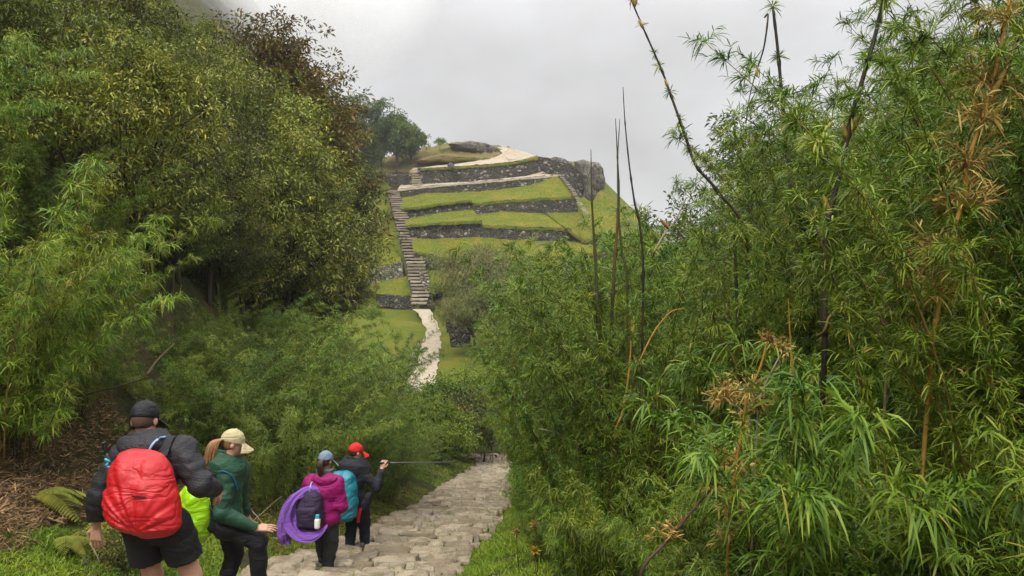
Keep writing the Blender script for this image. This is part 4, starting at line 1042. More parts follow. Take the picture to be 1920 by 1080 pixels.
def person(label, loc, J, face, skin, cap, capmat, jacket, jmat, legs, lmat, hem, leg_cut, hk=1.0, hood=None, puff=.0, facing=(0, 1, 0), hup=(0, 0, 1), cuff=(1, 1), brim=True, hands=((None,), (None,)), waist=None, collar=.0, arm_r=1.0, leg_r=1.0, shoes=True, grp=None):
    J = {k: np.asarray(v, float) for k, v in J.items()}
    root = empty('person', loc); tag(root, label, 'person', grp)
    fw = nrm(np.asarray(facing, float)); rt = frame(fw)[0]
    hf, Rm = head_fn(J['head'], face, hup, hk)
    tors = [(J['hl'], J['hr'], .095, .095), (J['pel'], J['waist'], .115, .105), (J['waist'], J['chest'], .105, .125), (J['chest'] - rt * .07, J['chest'] + rt * .07, .105, .105), (J['sl'] * .75 + J['sr'] * .25, J['sr'] * .75 + J['sl'] * .25, .07, .07), (J['sl'], J['chest'], .055, .09), (J['sr'], J['chest'], .055, .09)]
    arms = [(J['sl'], J['el'], .052, .042), (J['el'], J['wl'], .041, .027), (J['sr'], J['er'], .052, .042), (J['er'], J['wr'], .041, .027)]
    lg = []
    if leg_cut is None: leg_r = .80
    for s in 'lr':
        lg += [(J['h' + s], J['k' + s], .088 * leg_r, .060 * leg_r), (J['k' + s] + fw * .012, J['k' + s] - np.array([0, 0, .03]), .054 * leg_r, .052 * leg_r), (J['k' + s], J['k' + s] * .62 + J['a' + s] * .38 - fw * .018, .054 * leg_r, .060 * leg_r), (J['k' + s] * .62 + J['a' + s] * .38 - fw * .018, J['a' + s], .058 * leg_r, .036)]
        lg += [(J['a' + s] - np.array([0, 0, .03]), J['a' + s] - np.array([0, 0, .045]) + fw * .12, .034, .026)]
    nk = [(J['neck'] - np.array([0, 0, .05]), J['head'] - np.array([0, 0, .03]), .058 * hk, .053 * hk)]
    bf = lambda p: smin(smin(smin(union(p, tors, .06) + .012, union(p, lg, .03), .03), union(p, arms, .02), .02), smin(union(p, nk, .03), hf(p), .025), .02)
    allp = np.array(list(J.values())); lo = allp.min(0) - .20; hi = allp.max(0) + .22
    extra = []
    for s, hd in zip('lr', hands):
        if hd[0] is not None: extra.append(hand_parts(J['w' + s], *hd))
    solid('body', bf, lo, hi, .011, skin, root, extra)
    # trousers or shorts
    def lf(p):
        d = smin(union(p, [(J['hl'], J['hr'], .128, .128), (J['pel'], J['waist'], .125, .118)], .05), np.minimum(union(p, [(J['hl'], J['kl'], legs[0], legs[1]), (J['kl'], J['al'], legs[1], legs[2])], .03), union(p, [(J['hr'], J['kr'], legs[0], legs[1]), (J['kr'], J['ar'], legs[1], legs[2])], .03)), .03)
        d = d + .010 * fbm(p * np.array([1, 1, 1.9]), 9, 31, 3) * (1 if leg_cut is None else .8)
        d = np.maximum(d, plane(p, J['waist'], J['waist'] - J['pel']))
        if leg_cut is not None:
            for s in 'lr':
                ax = J['k' + s] - J['h' + s]; cut = plane(p, J['h' + s] + ax * leg_cut, ax)
                near = np.linalg.norm(p - J['k' + s], axis=1) < np.linalg.norm(p - J['k' + ('r' if s == 'l' else 'l')], axis=1)
                d = np.where(near, np.maximum(d, cut), d)
        return d
    solid('shorts' if leg_cut else 'trousers', lf, lo, hi, .012, lmat, root)
    # jacket
    ji = [(a, b, r1 + jacket, r2 + jacket) for a, b, r1, r2 in tors]
    def jf(p):
        d = union(p, ji, .06)
        for s in 'lr':
            sh, e, w = J['s' + s], J['e' + s], J['w' + s]
            w2 = w - nrm(w - e) * .005
            arm = np.maximum(union(p, [(sh, e, (.066 + jacket * .8) * arm_r, (.056 + jacket * .7) * arm_r), (e, w2, (.056 + jacket * .7) * arm_r, (.037 + jacket * .5) * arm_r)], .02), plane(p, w2, w - e))
            u = ((p - e) @ nrm(w - sh)); arm = arm + .006 * vnoise(np.stack([u * 26, p[:, 0] * 6, p[:, 1] * 6], -1), 1, 8)
            d = smin(d, arm, .035)
        if collar: d = smin(d, np.maximum(cone(p, J['neck'] - np.array([0, 0, .04]), J['neck'] * .45 + J['head'] * .55 - np.array([0, 0, .02]), .09 + collar * .3, .072 + collar * .2), plane(p, J['neck'] + (J['head'] - J['neck']) * collar, J['head'] - J['neck'])), .03)
        d = d + .011 * fbm(p * np.array([1, 1, 1.7]), 8, 51, 3)
        if puff: d = d - puff * np.abs(np.sin((p[:, 2] + .25 * p[:, 0] * 0) * math.pi / .062)) ** .6
        hm = np.asarray(hem[0], float); return np.maximum(d, plane(p, hm, hem[1]) + .006 * vnoise(p, 14, 9))
    jo = solid('jacket', jf, lo, hi, .011, jmat, root)
    if hood is not None:
        hc, hr_, hR = hood
        hfun = lambda p: np.maximum(ell(p, hc, hr_, hR), -ell(p, np.asarray(J['head']) - np.array([0, 0, .01]), (.093, .11, .16))) + .009 * fbm(p * np.array([1, 1, 1.6]), 10, 71, 3)
        solid('hood', hfun, np.asarray(hc) - np.max(hr_) - .05, np.asarray(hc) + np.max(hr_) + .05, .010, jmat, jo)
    co = solid('cap', cap_fn(J['head'], Rm, hk * 1.02, brim), J['head'] - .25, J['head'] + .27, .007, capmat, root)
    if shoes:
        for s in 'lr': shoe(root, J['a' + s], fw, 1.0)
    return root, Rm

def pack(name, label, loc, c, fr, half, mat, rad=.11, seed=0, fold=.012, taper=.15, fdir=(1, .0, .5), part='rain_cover', res=.011, cat='backpack'):
    """a stuffed pack under a cover; fr rows are right, back, up of the pack"""
    root = empty(name, loc); tag(root, label, cat)
    c = np.asarray(c, float); fr = np.stack([nrm(np.asarray(x, float)) for x in fr])
    fd = nrm(np.asarray(fdir, float)); 
    def fn(p):
        q = (p - c) @ fr.T; z = q[:, 2] / half[2]
        k = 1 - taper * z; q2 = q / np.stack([k, k * (1 - .12 * z * z), np.ones_like(k)], -1)
        d = .55 * rbox(q2, (0, 0, 0), np.asarray(half), min(rad, min(half) * .96)) + .45 * ell(q2, (0, 0, 0), np.asarray(half) * 1.06)
        al = q @ fd; cr_ = q - al[:, None] * fd
        f1 = vnoise(np.stack([cr_[:, 0] * 11 + cr_[:, 2] * 13, al * 2.2, q[:, 1] * 5], -1), 1, seed)
        ang = np.arctan2(q[:, 0], q[:, 2] + half[2] * .9); rad_ = np.hypot(q[:, 0], q[:, 2])
        f2 = vnoise(np.stack([ang * 9, rad_ * 3, q[:, 1] * 3], -1), 1, seed + 5)
        return d - fold * (np.abs(f1) ** .8 + .8 * f2) - .5 * fold * fbm(q, 9, seed + 9, 3)
    R_ = np.linalg.norm(half) + .1
    solid(part, fn, c - R_, c + R_, res, mat, root)
    return root
def bar(name, pts, rad, mat, parent, n=8, k=10):
    V, f, _ = tube(curve(pts, k), rad, n); return mk(name, V, f, mat, parent)
def strap(name, pts, w, wd, mat, parent, k=14, th=.006):
    """flat webbing band: pts centre line, wd width direction"""
    p = curve(pts, k); wd = nrm(np.asarray(wd, float)); t = nrm(np.gradient(p, axis=0)); n = nrm(np.cross(t, wd))
    s = np.stack([p - wd * w / 2 - n * th / 2, p + wd * w / 2 - n * th / 2, p + wd * w / 2 + n * th / 2, p - wd * w / 2 + n * th / 2], 1)
    V = s.reshape(-1, 3); i = np.arange(k - 1)[:, None] * 4; q = np.concatenate([i + np.array([[a, (a + 1) % 4, (a + 1) % 4 + 4, a + 4]]) for a in range(4)])
    return mk(name, V, [q, np.array([[3, 2, 1, 0]]), np.array([[0, 1, 2, 3]]) + (k - 1) * 4], mat, parent, smooth=False)

def strands(name, pts, rad, n, mat, parent, seed=0, wave=.012, th=.0035):
    """a hank of hair: many thin locks following one line"""
    r = np.random.default_rng(seed); base = curve(pts, 16); t = np.linspace(0, 1, 16); R_ = np.interp(t, np.linspace(0, 1, len(rad)), rad); parts = []
    for i in range(n):
        a = r.uniform(0, 2 * np.pi); q = math.sqrt(r.random()); ph = r.uniform(0, 6.3); fr = r.uniform(8, 14)
        off = np.stack([np.cos(a) * q * R_, np.sin(a) * q * R_, 0 * R_], -1)
        p = base + off + wave * np.stack([np.sin(fr * t + ph), np.cos(fr * t * .9 + ph), 0 * t], -1) * t[:, None]
        m = int(r.uniform(12, 16.99)); parts.append(tube(p[:m], np.linspace(th, th * .4, m), 4, cap=False, rv=r.random()))
    V, f, rr_ = merge(parts); return mk(name, V, f, mat, parent, rnd=rr_)
def drape(name, pts, width, wdirs, pleats, amp, mat, parent, nL=90, nW=36, seed=0):
    """a pleated strip of thin cloth hung along a line"""
    c = curve(pts, nL); W_ = curve(wdirs, nL); W_ = nrm(W_); t = nrm(np.gradient(c, axis=0)); N_ = nrm(np.cross(t, W_))
    u = np.linspace(-1, 1, nW); wl = np.interp(np.linspace(0, 1, nL), np.linspace(0, 1, len(width)), width)
    G = c[:, None] + W_[:, None] * (u[None, :, None] * wl[:, None, None])
    q = np.stack([np.broadcast_to(u * pleats, (nL, nW)), np.broadcast_to(np.linspace(0, 3, nL)[:, None], (nL, nW)), np.zeros((nL, nW))], -1)
    G = G + N_[:, None] * (amp * (vnoise(q, 1.0, seed) + .4 * vnoise(q, 2.2, seed + 1)) - .03 * u[None, :] ** 2)[..., None]
    G += .012 * np.stack([vnoise(q, .8, seed + 5), vnoise(q, .8, seed + 6), vnoise(q, .8, seed + 7)], -1)
    k = np.arange(nL - 1)[:, None] * nW + np.arange(nW - 1)[None]
    o = mk(name, G, [np.stack([k, k + 1, k + nW + 1, k + nW], -1).reshape(-1, 4)], mat, parent)
    md = o.modifiers.new('thickness', 'SOLIDIFY'); md.thickness = .005
    return o
# ------------------------------------------------------------------ the four hikers
HG = 'hikers going down the steps'
def foot(px, py, Y): return tuple(float(q) for q in P(px, py, Y))
# 1: big man in black
L1 = foot(290, 1203, 5.7)
J = dict(head=(-.155, .225, 1.565), neck=(-.115, .17, 1.42), chest=(-.06, .10, 1.20), waist=(-.01, .03, 1.00), pel=(.03, 0, .88),
         sl=(-.265, .12, 1.315), sr=(.165, .14, 1.355), el=(-.42, .06, 1.05), wl=(-.475, .12, .80), er=(.325, .05, 1.13), wr=(.362, .25, 1.035),
         hl=(-.085, 0, .84), hr=(.145, .0, .84), kl=(-.055, .10, .45), kr=(.245, .07, .46), al=(-.06, .0, .07), ar=(.285, -.06, .09))
rt1, Rm1 = person('man in a black quilted jacket, black shorts and black cap, nearest of the hikers', L1, J, (.05, 1, -.35), SK, True, CM['black'], .032, M_puff,
       (.135, .125, .11), CM['black'], ((.02, 0, .86), (0, -.12, -1)), .66, hk=1.05, hood=((-.115, .075, 1.425), (.175, .11, .075), frame((0, .8, .55))), puff=.004, hands=(((-.05, .10, -1), (0, -.9, .2), 1, .45, 1.08), ((.05, .75, -.65), (.75, -.4, .3), 1, .6, 1.08)), brim=True, hup=(0, .35, 1), arm_r=1.12, leg_r=1.12, collar=.35)
hc = np.array((-.155, .225, 1.565)); solid('hair', hair_patch(hc, Rm1, 1.035), hc - .2, hc + .2, .008, M_stubble, rt1)
pk = pack('backpack', 'large backpack under a bright red rain cover on the back of the man in black', L1, (-.012, -.125, 1.125), ((1, .02, .10), (.0, -.97, .22), (.10, .22, .97)), (.24, .15, .285), CM['redcover'], .15, 3, .015, .16, (1, 0, .55))
bar('drinking_hose', [(-.02, -.02, 1.36), (.0, -.03, 1.42), (.03, .02, 1.47), (.05, .10, 1.47)], .009, M_hose, pk)
for s, x in ((-1, -.20), (1, .09)): strap('shoulder_strap', [(x, -.03, 1.36), (x, .10, 1.465), (x + .01, .24, 1.42), (x + .02, .27, 1.25)], .055, (1, 0, 0), CM['black'], pk)
strap('logo_print', [(-.005, -.303, 1.150), (.035, -.303, 1.146), (.085, -.299, 1.141)], .011, (0, .2, 1), M_blk, pk, 6, .004)
tp = empty('trekking_pole', L1); tag(tp, 'folded trekking pole with a black grip sticking out of the red backpack', 'trekking pole')
bar('grip', [(-.30, -.10, 1.475), (-.285, -.09, 1.40)], [.020, .018, .015, .015, .016, .015, .015, .015, .015, .014], M_blk, tp)
bar('shaft', [(-.285, -.09, 1.40), (-.22, -.06, 1.12)], .009, M_alu, tp)
bar('strap', [(-.285, -.115, 1.36), (-.255, -.105, 1.335), (-.28, -.11, 1.31), (-.245, -.10, 1.29), (-.265, -.105, 1.26)], .009, M_cyan, tp)
# 2: woman in green
L2 = foot(455, 1130, 7.3)
J = dict(head=(-.085, .03, 1.475), neck=(-.145, .0, 1.34), chest=(-.145, 0, 1.10), waist=(-.15, 0, .90), pel=(-.14, 0, .79),
         sl=(-.06, .155, 1.205), sr=(-.10, -.13, 1.215), el=(-.10, .24, .93), wl=(-.06, .33, .72), er=(-.105, -.21, .905), wr=(.175, -.13, .735),
         hl=(-.17, .085, .75), hr=(-.115, -.085, .75), kl=(-.11, .10, .42), kr=(.165, -.06, .595), al=(-.21, .10, .09), ar=(.175, -.07, .16))
rt2, Rm2 = person('woman in a dark green jacket and beige cap with a long reddish ponytail', L2, J, (.9, .35, -.30), SK, True, CM['beige'], .022, CM['green'],
       (.105, .085, .066), CM['black'], ((-.14, 0, .70), (.1, 0, -1)), None, hk=.95, facing=(.85, .5, 0), hands=(((.2, .3, -.9), (-1, 0, 0), -1, .5, .92), ((.95, .15, .05), (.1, -.5, .9), -1, .35, .95)), collar=.38, hup=(.25, .1, 1))
f2 = np.array([.85, .5, 0]); r2 = np.array([.5, -.85, 0])
hc = np.array(J['head'])
solid('hair', hair_patch(hc, Rm2, .97), hc - .2, hc + .2, .008, M_hair, rt2)
pt = [(-.155, -.03, 1.53), (-.20, -.08, 1.525), (-.225, -.115, 1.46), (-.235, -.13, 1.36), (-.25, -.14, 1.27), (-.265, -.145, 1.18), (-.262, -.145, 1.12)]
strands('ponytail', pt, (.022, .040, .050, .055, .058, .048, .018), 150, M_hair, rt2, 3, .012, .0055)
c2 = np.array([-.36, -.135, .885])
pk = pack('backpack', 'backpack with a lime green rain cover on the back of the woman in green', L2, c2, ((.5, -.85, .02), (-.85, -.5, .05), (.0, .05, 1)), (.175, .15, .26), CM['lime'], .12, 13, .018, -.08, (.5, -.8, .4))
solid('pack_body', lambda p: rbox(p, c2 + f2 * .13 + np.array([0, 0, .12]), (.15, .09, .30), .07, np.stack([r2, -f2, [0, 0, 1]])) + .008 * fbm(p, 9, 3, 3), c2 - .5, c2 + .6, .012, CM['navy'], pk)
strap('shoulder_strap', [(-.25, -.14, 1.12), (-.20, -.165, 1.235), (-.10, -.19, 1.27), (-.02, -.16, 1.20), (.0, -.12, 1.08)], .055, (.45, -.75, .45), M_blue, pk)
strap('hip_belt', [(-.27, -.17, .83), (-.18, -.20, .80), (-.06, -.17, .79), (.03, -.06, .79)], .06, (0, 0, 1), CM['slate'], pk)
bar('strap_end', [(-.24, -.20, 1.03), (-.19, -.24, .95), (-.12, -.25, .90)], .006, CM['slate'], pk)
tp = empty('trekking_pole', L2); tag(tp, 'folded trekking pole behind the ponytail of the woman in green', 'trekking pole')
bar('grip', [(-.315, -.17, 1.24), (-.305, -.17, 1.12)], .019, M_blk, tp); bar('shaft', [(-.305, -.17, 1.12), (-.28, -.18, .80)], .009, M_alu, tp)
# 3: person in magenta
L3 = foot(608, 1075, 10.2)
J = dict(head=(.014, .06, 1.445), neck=(.0, .03, 1.31), chest=(.0, .02, 1.07), waist=(.01, 0, .86), pel=(.02, 0, .76),
         sl=(-.165, .02, 1.16), sr=(.150, .02, 1.165), el=(-.25, .02, .90), wl=(-.15, .20, .80), er=(.215, -.0, .875), wr=(.16, .22, .80),
         hl=(-.065, 0, .73), hr=(.085, .0, .73), kl=(-.06, .12, .42), kr=(.085, .04, .40), al=(-.05, .16, .16), ar=(.045, -.02, .08))
rt3, Rm3 = person('person in a magenta jacket and blue-grey cap with a purple shawl over the pack', L3, J, (.35, .9, -.25), SK2, True, CM['bluegrey'], .042, CM['magenta'],
       (.110, .092, .074), CM['slate'], ((.02, 0, .55), (0, 0, -1)), None, hk=.95, facing=(.15, 1, 0), hood=((.02, -.045, 1.235), (.165, .10, .085), frame((0, .85, .5))), hands=(((0, .9, -.2), (0, 0, 1), 1, .6, .92), ((0, .9, -.2), (0, 0, 1), -1, .6, .92)), arm_r=1.1)
hc = np.array(J['head']); solid('hair', hair_patch(hc, Rm3, .97), hc - .2, hc + .2, .008, M_brown, rt3)
strands('ponytail', [(-.01, -.045, 1.49), (-.015, -.095, 1.47), (-.02, -.11, 1.40), (-.012, -.10, 1.32), (-.01, -.095, 1.27)], (.015, .032, .042, .038, .012), 90, M_brown, rt3, 4, .006, .005)
solid('neck_scarf', lambda p: np.maximum(np.abs(np.linalg.norm((p - np.array([.005, .03, 1.325]))[:, :2], axis=1) - .085), np.abs(p[:, 2] - 1.325)) - .028 + .008 * vnoise(p, 22, 3), (-.2, -.2, 1.2), (.2, .25, 1.45), .009, CM['scarf'], rt3)
pk = pack('backpack', 'dark plum backpack wrapped in the purple shawl, on the person in magenta', L3, (-.135, -.20, .885), ((1, -.15, 0), (-.1, -1, .05), (0, .06, 1)), (.175, .13, .245), CM['plum'], .10, 23, .012, .1, (1, 0, .1), part='pack_body')
solid('front_pocket', lambda p: rbox(p, (-.14, -.33, .83), (.125, .05, .13), .045) + .006 * fbm(p, 12, 5, 3), (-.35, -.45, .6), (.1, -.2, 1.05), .010, CM['plum'], pk)
bar('drinking_hose', [(-.11, -.26, 1.02), (-.13, -.22, 1.12), (-.125, -.12, 1.21), (-.09, -.02, 1.24)], .009, M_hose, pk)
for x in (-.13, .08): strap('shoulder_strap', [(x, -.07, 1.08), (x, -.03, 1.19), (x, .07, 1.235), (x, .13, 1.12)], .05, (1, 0, 0), CM['black'], pk)
bar('carry_cord', [(-.005, -.34, .80), (.005, -.345, .75), (.03, -.34, .76), (.03, -.335, .82)], .008, M_org, pk)
bt = empty('water_bottle', L3); tag(bt, 'white water bottle with a teal cap in the side of the plum backpack', 'bottle')
bar('bottle', [(-.0, -.36, .70), (.0, -.355, .78), (.0, -.35, .83)], [.028, .036, .036, .036, .036, .036, .036, .035, .03, .022], M_white, bt, 12); bar('bottle_cap', [(.0, -.35, .83), (.0, -.349, .875)], .027, M_cyan, bt, 12)
sh = empty('shawl', L3); tag(sh, 'purple shawl looped around the plum backpack with one end hanging down', 'shawl')
drape('loop', [(-.02, -.12, 1.13), (-.15, -.21, 1.11), (-.26, -.29, 1.02), (-.305, -.33, .88), (-.285, -.35, .74), (-.20, -.36, .635), (-.08, -.355, .605), (.03, -.32, .645), (.09, -.24, .72)],
      (.04, .09, .145, .15, .13, .10, .08, .05, .02), [(.3, .4, -.9), (.5, .6, -.5), (.6, .75, -.1), (.65, .75, 0), (.55, .7, .3), (.3, .7, .7), (0, .6, .8), (-.3, .6, .7), (-.4, .7, .5)], 2.6, .034, CM['purple'], sh, seed=3)
drape('tail', [(-.20, -.25, 1.10), (-.31, -.31, 1.03), (-.355, -.335, .90), (-.375, -.345, .75), (-.385, -.35, .60), (-.375, -.345, .49)],
      (.05, .09, .11, .11, .095, .06), [(.4, .5, -.7), (.6, .7, -.2), (.75, .6, 0), (.8, .6, 0), (.75, .6, .1), (.7, .6, 0)], 2.4, .036, CM['purple'], sh, seed=9)
# 4: person in the red cap
L4 = foot(665, 1036, 11.8)
J = dict(head=(.02, .05, 1.495), neck=(.0, .02, 1.36), chest=(-.01, .0, 1.12), waist=(.02, 0, .90), pel=(.04, 0, .78),
         sl=(-.15, .07, 1.235), sr=(.135, -.05, 1.225), el=(-.22, .16, .98), wl=(-.05, .30, .95), er=(.335, -.04, .995), wr=(.405, .05, 1.255),
         hl=(-.04, .03, .75), hr=(.115, -.02, .75), kl=(-.06, .08, .42), kr=(.125, .10, .44), al=(-.08, .02, .08), ar=(.145, .06, .13))
rt4, Rm4 = person('person in a bright red cap and charcoal fleece raising a hand with a pole', L4, J, (.75, .6, -.2), SK, True, CM['redcap'], .026, CM['charcoal'],
       (.105, .09, .072), CM['navy'], ((.03, 0, .70), (0, 0, -1)), None, hk=1.0, facing=(.45, .9, 0), hands=(((.7, .6, .1), (0, 0, 1), 1, .6, 1), ((.25, .15, .9), (-.1, -.9, .2), 1, 1.25, 1.0)), collar=.5)
hc = np.array(J['head']); solid('hair', hair_patch(hc, Rm4, .96), hc - .2, hc + .2, .008, M_brown, rt4)
pk = pack('backpack', 'tall backpack under a teal rain cover on the person in the red cap', L4, (-.150, -.19, .905), ((.95, -.3, 0), (-.3, -.95, .03), (-.03, .06, 1)), (.235, .15, .37), CM['teal'], .10, 33, .014, .04, (.3, 0, 1))
strap('shoulder_strap', [(.05, -.09, 1.18), (.06, -.06, 1.29), (.10, .03, 1.31), (.13, .10, 1.18)], .05, (1, -.2, 0), CM['black'], pk)
strap('hip_belt', [(-.02, -.16, .82), (.12, -.15, .80), (.20, -.02, .79), (.17, .10, .79)], .075, (0, 0, 1), CM['black'], pk)
solid('belt_pouch', lambda p: rbox(p, (.21, -.03, .82), (.05, .08, .075), .03) + .004 * fbm(p, 14, 5, 3), (.1, -.2, .68), (.32, .1, .95), .009, CM['black'], pk)
strap('red_webbing', [(.125, -.155, .72), (.10, -.165, .62), (.085, -.16, .50)], .05, (.9, -.4, .1), M_red, pk)
tp = empty('trekking_pole', L4); tag(tp, 'long dark trekking pole held out level by the person in the red cap', 'trekking pole')
hx = np.array([.43, .06, 1.335]); dr = nrm(np.array([1.0, .45, -.10]))
bar('grip', [hx - dr * .07, hx + dr * .09], .016, M_blk, tp); bar('shaft', [hx + dr * .09, hx + dr * 1.12], np.linspace(.010, .006, 10), M_alu, tp); bar('tip', [hx + dr * 1.12, hx + dr * 1.17], .005, M_blk, tp)
# ------------------------------------------------------------------ bare canes, dry tufts, ferns, grass, litter
def tuft(name, c, n, L, W, mat, parent, zb=.5, droop=.3, axis=None, seed=0):
    d = ball_dirs(n, zb)
    if axis is not None: d = nrm(d + np.asarray(axis) * 1.0)
    c = np.asarray(c, float); h = np.clip(rng.normal(.5, .25, n), 0, 1)
    V, f, r_ = blades(c + d * .012, d + rng.normal(0, .12, (n, 3)), L * rng.uniform(.45, 1.1, n), W * rng.uniform(.7, 1.2, n), droop * rng.uniform(.3, 1.4, n), h, 1.0)
    return mk(name, V, f, mat, parent, rnd=r_)

def dry_brush(name, c, n, L, parent, key='straw'):
    """a dry whorl: crooked branchlets fanning upward, each with curled dead leaves"""
    c = np.asarray(c, float); nb = max(5, n // 9); parts = []; ds = nrm(rng.normal(0, 1, (nb, 3)) * np.array([1, 1, .7]) + np.array([0, 0, .75]))
    for d in ds:
        l_ = L * rng.uniform(.35, 1.05); t = np.linspace(0, 1, 6)[:, None]
        path = c + d * l_ * t + rng.normal(0, .02 * L / .2, 3) * t ** 2 + rng.normal(0, .004, (6, 3)).cumsum(0); parts.append(tube(path, np.linspace(.0022, .0008, 6), 3, cap=False, rv=rng.uniform(0, .5)))
        m = int(rng.integers(7, 16)); s_ = rng.random(m) ** .8; p = np.stack([np.interp(s_, t[:, 0], path[:, k]) for k in range(3)], -1)
        dd = d + rng.normal(0, .5, (m, 3)); parts.append(blades(p, dd, L * rng.uniform(.18, .55, m), .0062 * rng.uniform(.5, 1.5, m), rng.uniform(-.1, .8, m), np.clip(rng.normal(.45, .28, m), 0, 1), 1.5))
    V, f, r_ = merge(parts); return mk(name, V, f, LM[key], parent, rnd=r_)

def cane(label, px, Y, r0, r1, mat, nodes=9, tufts=(), sheaths=(), straw=(), group=None, name='bamboo_cane', bury=1.2):
    pts = [P(x, y, Y if not isinstance(Y, (list, tuple)) else Y[i]) for i, (x, y) in enumerate(px)]      # from tip to foot
    if 4.5 < Y < 6.3: k_ = .70 if 'straw tufts' in label else .78; pts = [p * k_ for p in pts]; r0 *= k_; r1 *= k_; straw = [(a, b * (.75 if k_ < .75 else 1.2), c * k_ * (.74 if k_ < .75 else 1.0)) for a, b, c in straw]; bury *= k_
    foot_ = pts[-1]; pts.append(foot_ + (foot_ - pts[-2]) * .0 + np.array([0, .1, -bury]))
    root = empty(name, tuple(float(q) for q in pts[-1])); tag(root, label, 'bamboo cane', group); o_ = pts[-1]
    n = 60; c = curve(pts, n); t = np.linspace(0, 1, n); rad = r0 + (r1 - r0) * np.minimum(1, t / .6)
    for q in np.linspace(.06, .94, nodes): rad = rad * (1 + .45 * np.exp(-((t - q) / .008) ** 2))
    V, f, r_ = tube(c - o_, rad, 8); r_ = np.clip(.5 + .5 * vnoise(V, 3.0, int(abs(o_[0]) * 100) % 50), 0, 1)
    mk('culm', V, f, mat, root, rnd=r_)
    def at_px(y):
        k = np.argmin(np.abs(np.array([500 - F * q[2] / q[1] for q in c]) - y)); return c[k] - o_
    for (y, nn, L, key) in tufts: tuft('leaf_tuft', at_px(y), nn, L, .0085, LM[key], root, .35, .35)
    for (y, nn, L) in straw: dry_brush('dry_tuft', at_px(y), int(nn * 2.4), L, root)
    for (y, ang, L) in sheaths:
        p = at_px(y); d = nrm(np.array([math.sin(RAD(ang)), -.15, math.cos(RAD(ang))]))
        V, f, _ = tube(np.array([p, p + d * L * .35, p + d * L * .75, p + d * L]), [.008, .016, .011, .001], 6); mk('sheath', V, f, LM['straw'], root, rnd=np.full(len(V), .45))
    return root
S = SM
cane('dark spear-like bamboo cane standing alone left of the pair of canes', [(1108, 280), (1110, 380), (1117, 500), (1122, 620), (1128, 740)], 7.2, .003, .019, S['spear'], 7)
cane('left cane of the thin close pair rising beside the hill', [(1154, 222), (1158, 300), (1160, 380), (1152, 500), (1146, 640)], 7.4, .003, .015, S['spear'], 8)
cane('right cane of the thin close pair, curving away at its foot', [(1162, 224), (1158, 310), (1160, 400), (1166, 470), (1176, 540)], 7.3, .003, .011, S['spear'], 7)
cane('thin dark cane bending right at its foot, right of the pair', [(1168, 163), (1172, 230), (1180, 310), (1190, 380), (1200, 425), (1206, 520)], 7.0, .003, .010, S['black'], 9)
cane('long leaning cane with whorls of short leaves crossing the sky', [(1180, -8), (1205, 50), (1240, 130), (1262, 190), (1285, 255), (1305, 310), (1345, 358), (1400, 450)], 7.7, .006, .015, S['black'], 10,
     [(8, 20, .09, 'straw'), (55, 14, .07, 'straw'), (100, 22, .085, 'bam'), (128, 26, .10, 'bam'), (178, 30, .11, 'bam'), (222, 26, .10, 'bam'), (262, 22, .09, 'bam')], [(20, -15, .13), (18, 12, .12), (60, -30, .12), (165, -25, .10)])
cane('tall upright cane topped by a leaf whorl with a broken tip hanging', [(1449, 12), (1458, 90), (1466, 180), (1474, 270), (1485, 350), (1503, 430), (1525, 490)], 7.4, .012, .019, S['black'], 8,
     [(15, 44, .12, 'bam'), (105, 38, .11, 'bam'), (190, 36, .11, 'bam'), (262, 30, .09, 'bam')], [(262, -20, .15), (275, 10, .11)])
cane('thin broken cane tip hanging down against the sky', [(1397, 250), (1404, 190), (1416, 140), (1432, 90), (1440, 30)], 7.42, .002, .008, S['black'], 5, (), [(130, 190, .10)], bury=-.02)
cane('thick dark leaning cane with an orange sheath near its middle', [(1662, -20), (1640, 70), (1617, 150), (1598, 215), (1582, 290), (1563, 370), (1548, 440), (1546, 540), (1545, 690)], 5.6, .013, .020, S['black'], 9,
     [(5, 50, .16, 'bam'), (120, 40, .14, 'bam'), (225, 40, .13, 'bam'), (330, 46, .14, 'bam'), (425, 40, .13, 'bam')], [(258, 35, .16), (262, -18, .10), (400, -20, .12)])
cane('dark side branch forking right from the thick leaning cane', [(1606, 535), (1580, 570), (1555, 595), (1546, 620)], 5.55, .005, .010, S['culm'], 3, bury=.05)
cane('yellow dry cane hung with big straw tufts at the right edge', [(1895, -10), (1880, 70), (1852, 190), (1832, 250), (1814, 310), (1806, 372), (1785, 440), (1768, 500), (1757, 590), (1748, 650)], 5.2, .009, .014, S['yellow'], 10, (),
     [(200, 25, .18)], [(40, 90, .32), (165, 130, .36), (225, 110, .34), (312, 170, .40), (392, 170, .40), (480, 160, .38), (555, 120, .32)])
cane('grey stub of dead cane with three brown tufts', [(1655, 480), (1657, 530), (1660, 600), (1664, 680)], 5.6, .008, .011, S['twig'], 5, (), (), [(490, 60, .12), (535, 80, .15), (600, 60, .12)])
cane('orange-brown cane with small straw whorls low in the thicket', [(1441, 632), (1425, 690), (1403, 740), (1392, 800), (1380, 870), (1372, 940), (1366, 1010)], 5.0, .006, .010, S['yellow'], 7, (), (), [(640, 40, .10), (735, 60, .14), (800, 40, .10), (880, 70, .15), (955, 60, .14), (1000, 50, .12)])
cane('second thin cane beside the orange-brown one', [(1470, 655), (1450, 690), (1432, 730), (1420, 790)], 5.2, .004, .006, S['twig'], 4, (), (), [(650, 40, .09), (770, 70, .13)])
cane('fallen grey cane ending in a round brown tuft', [(1364, 748), (1385, 765), (1408, 795)], 5.4, .007, .008, S['twig'], 3, (), (), [(748, 110, .16)], bury=.2)
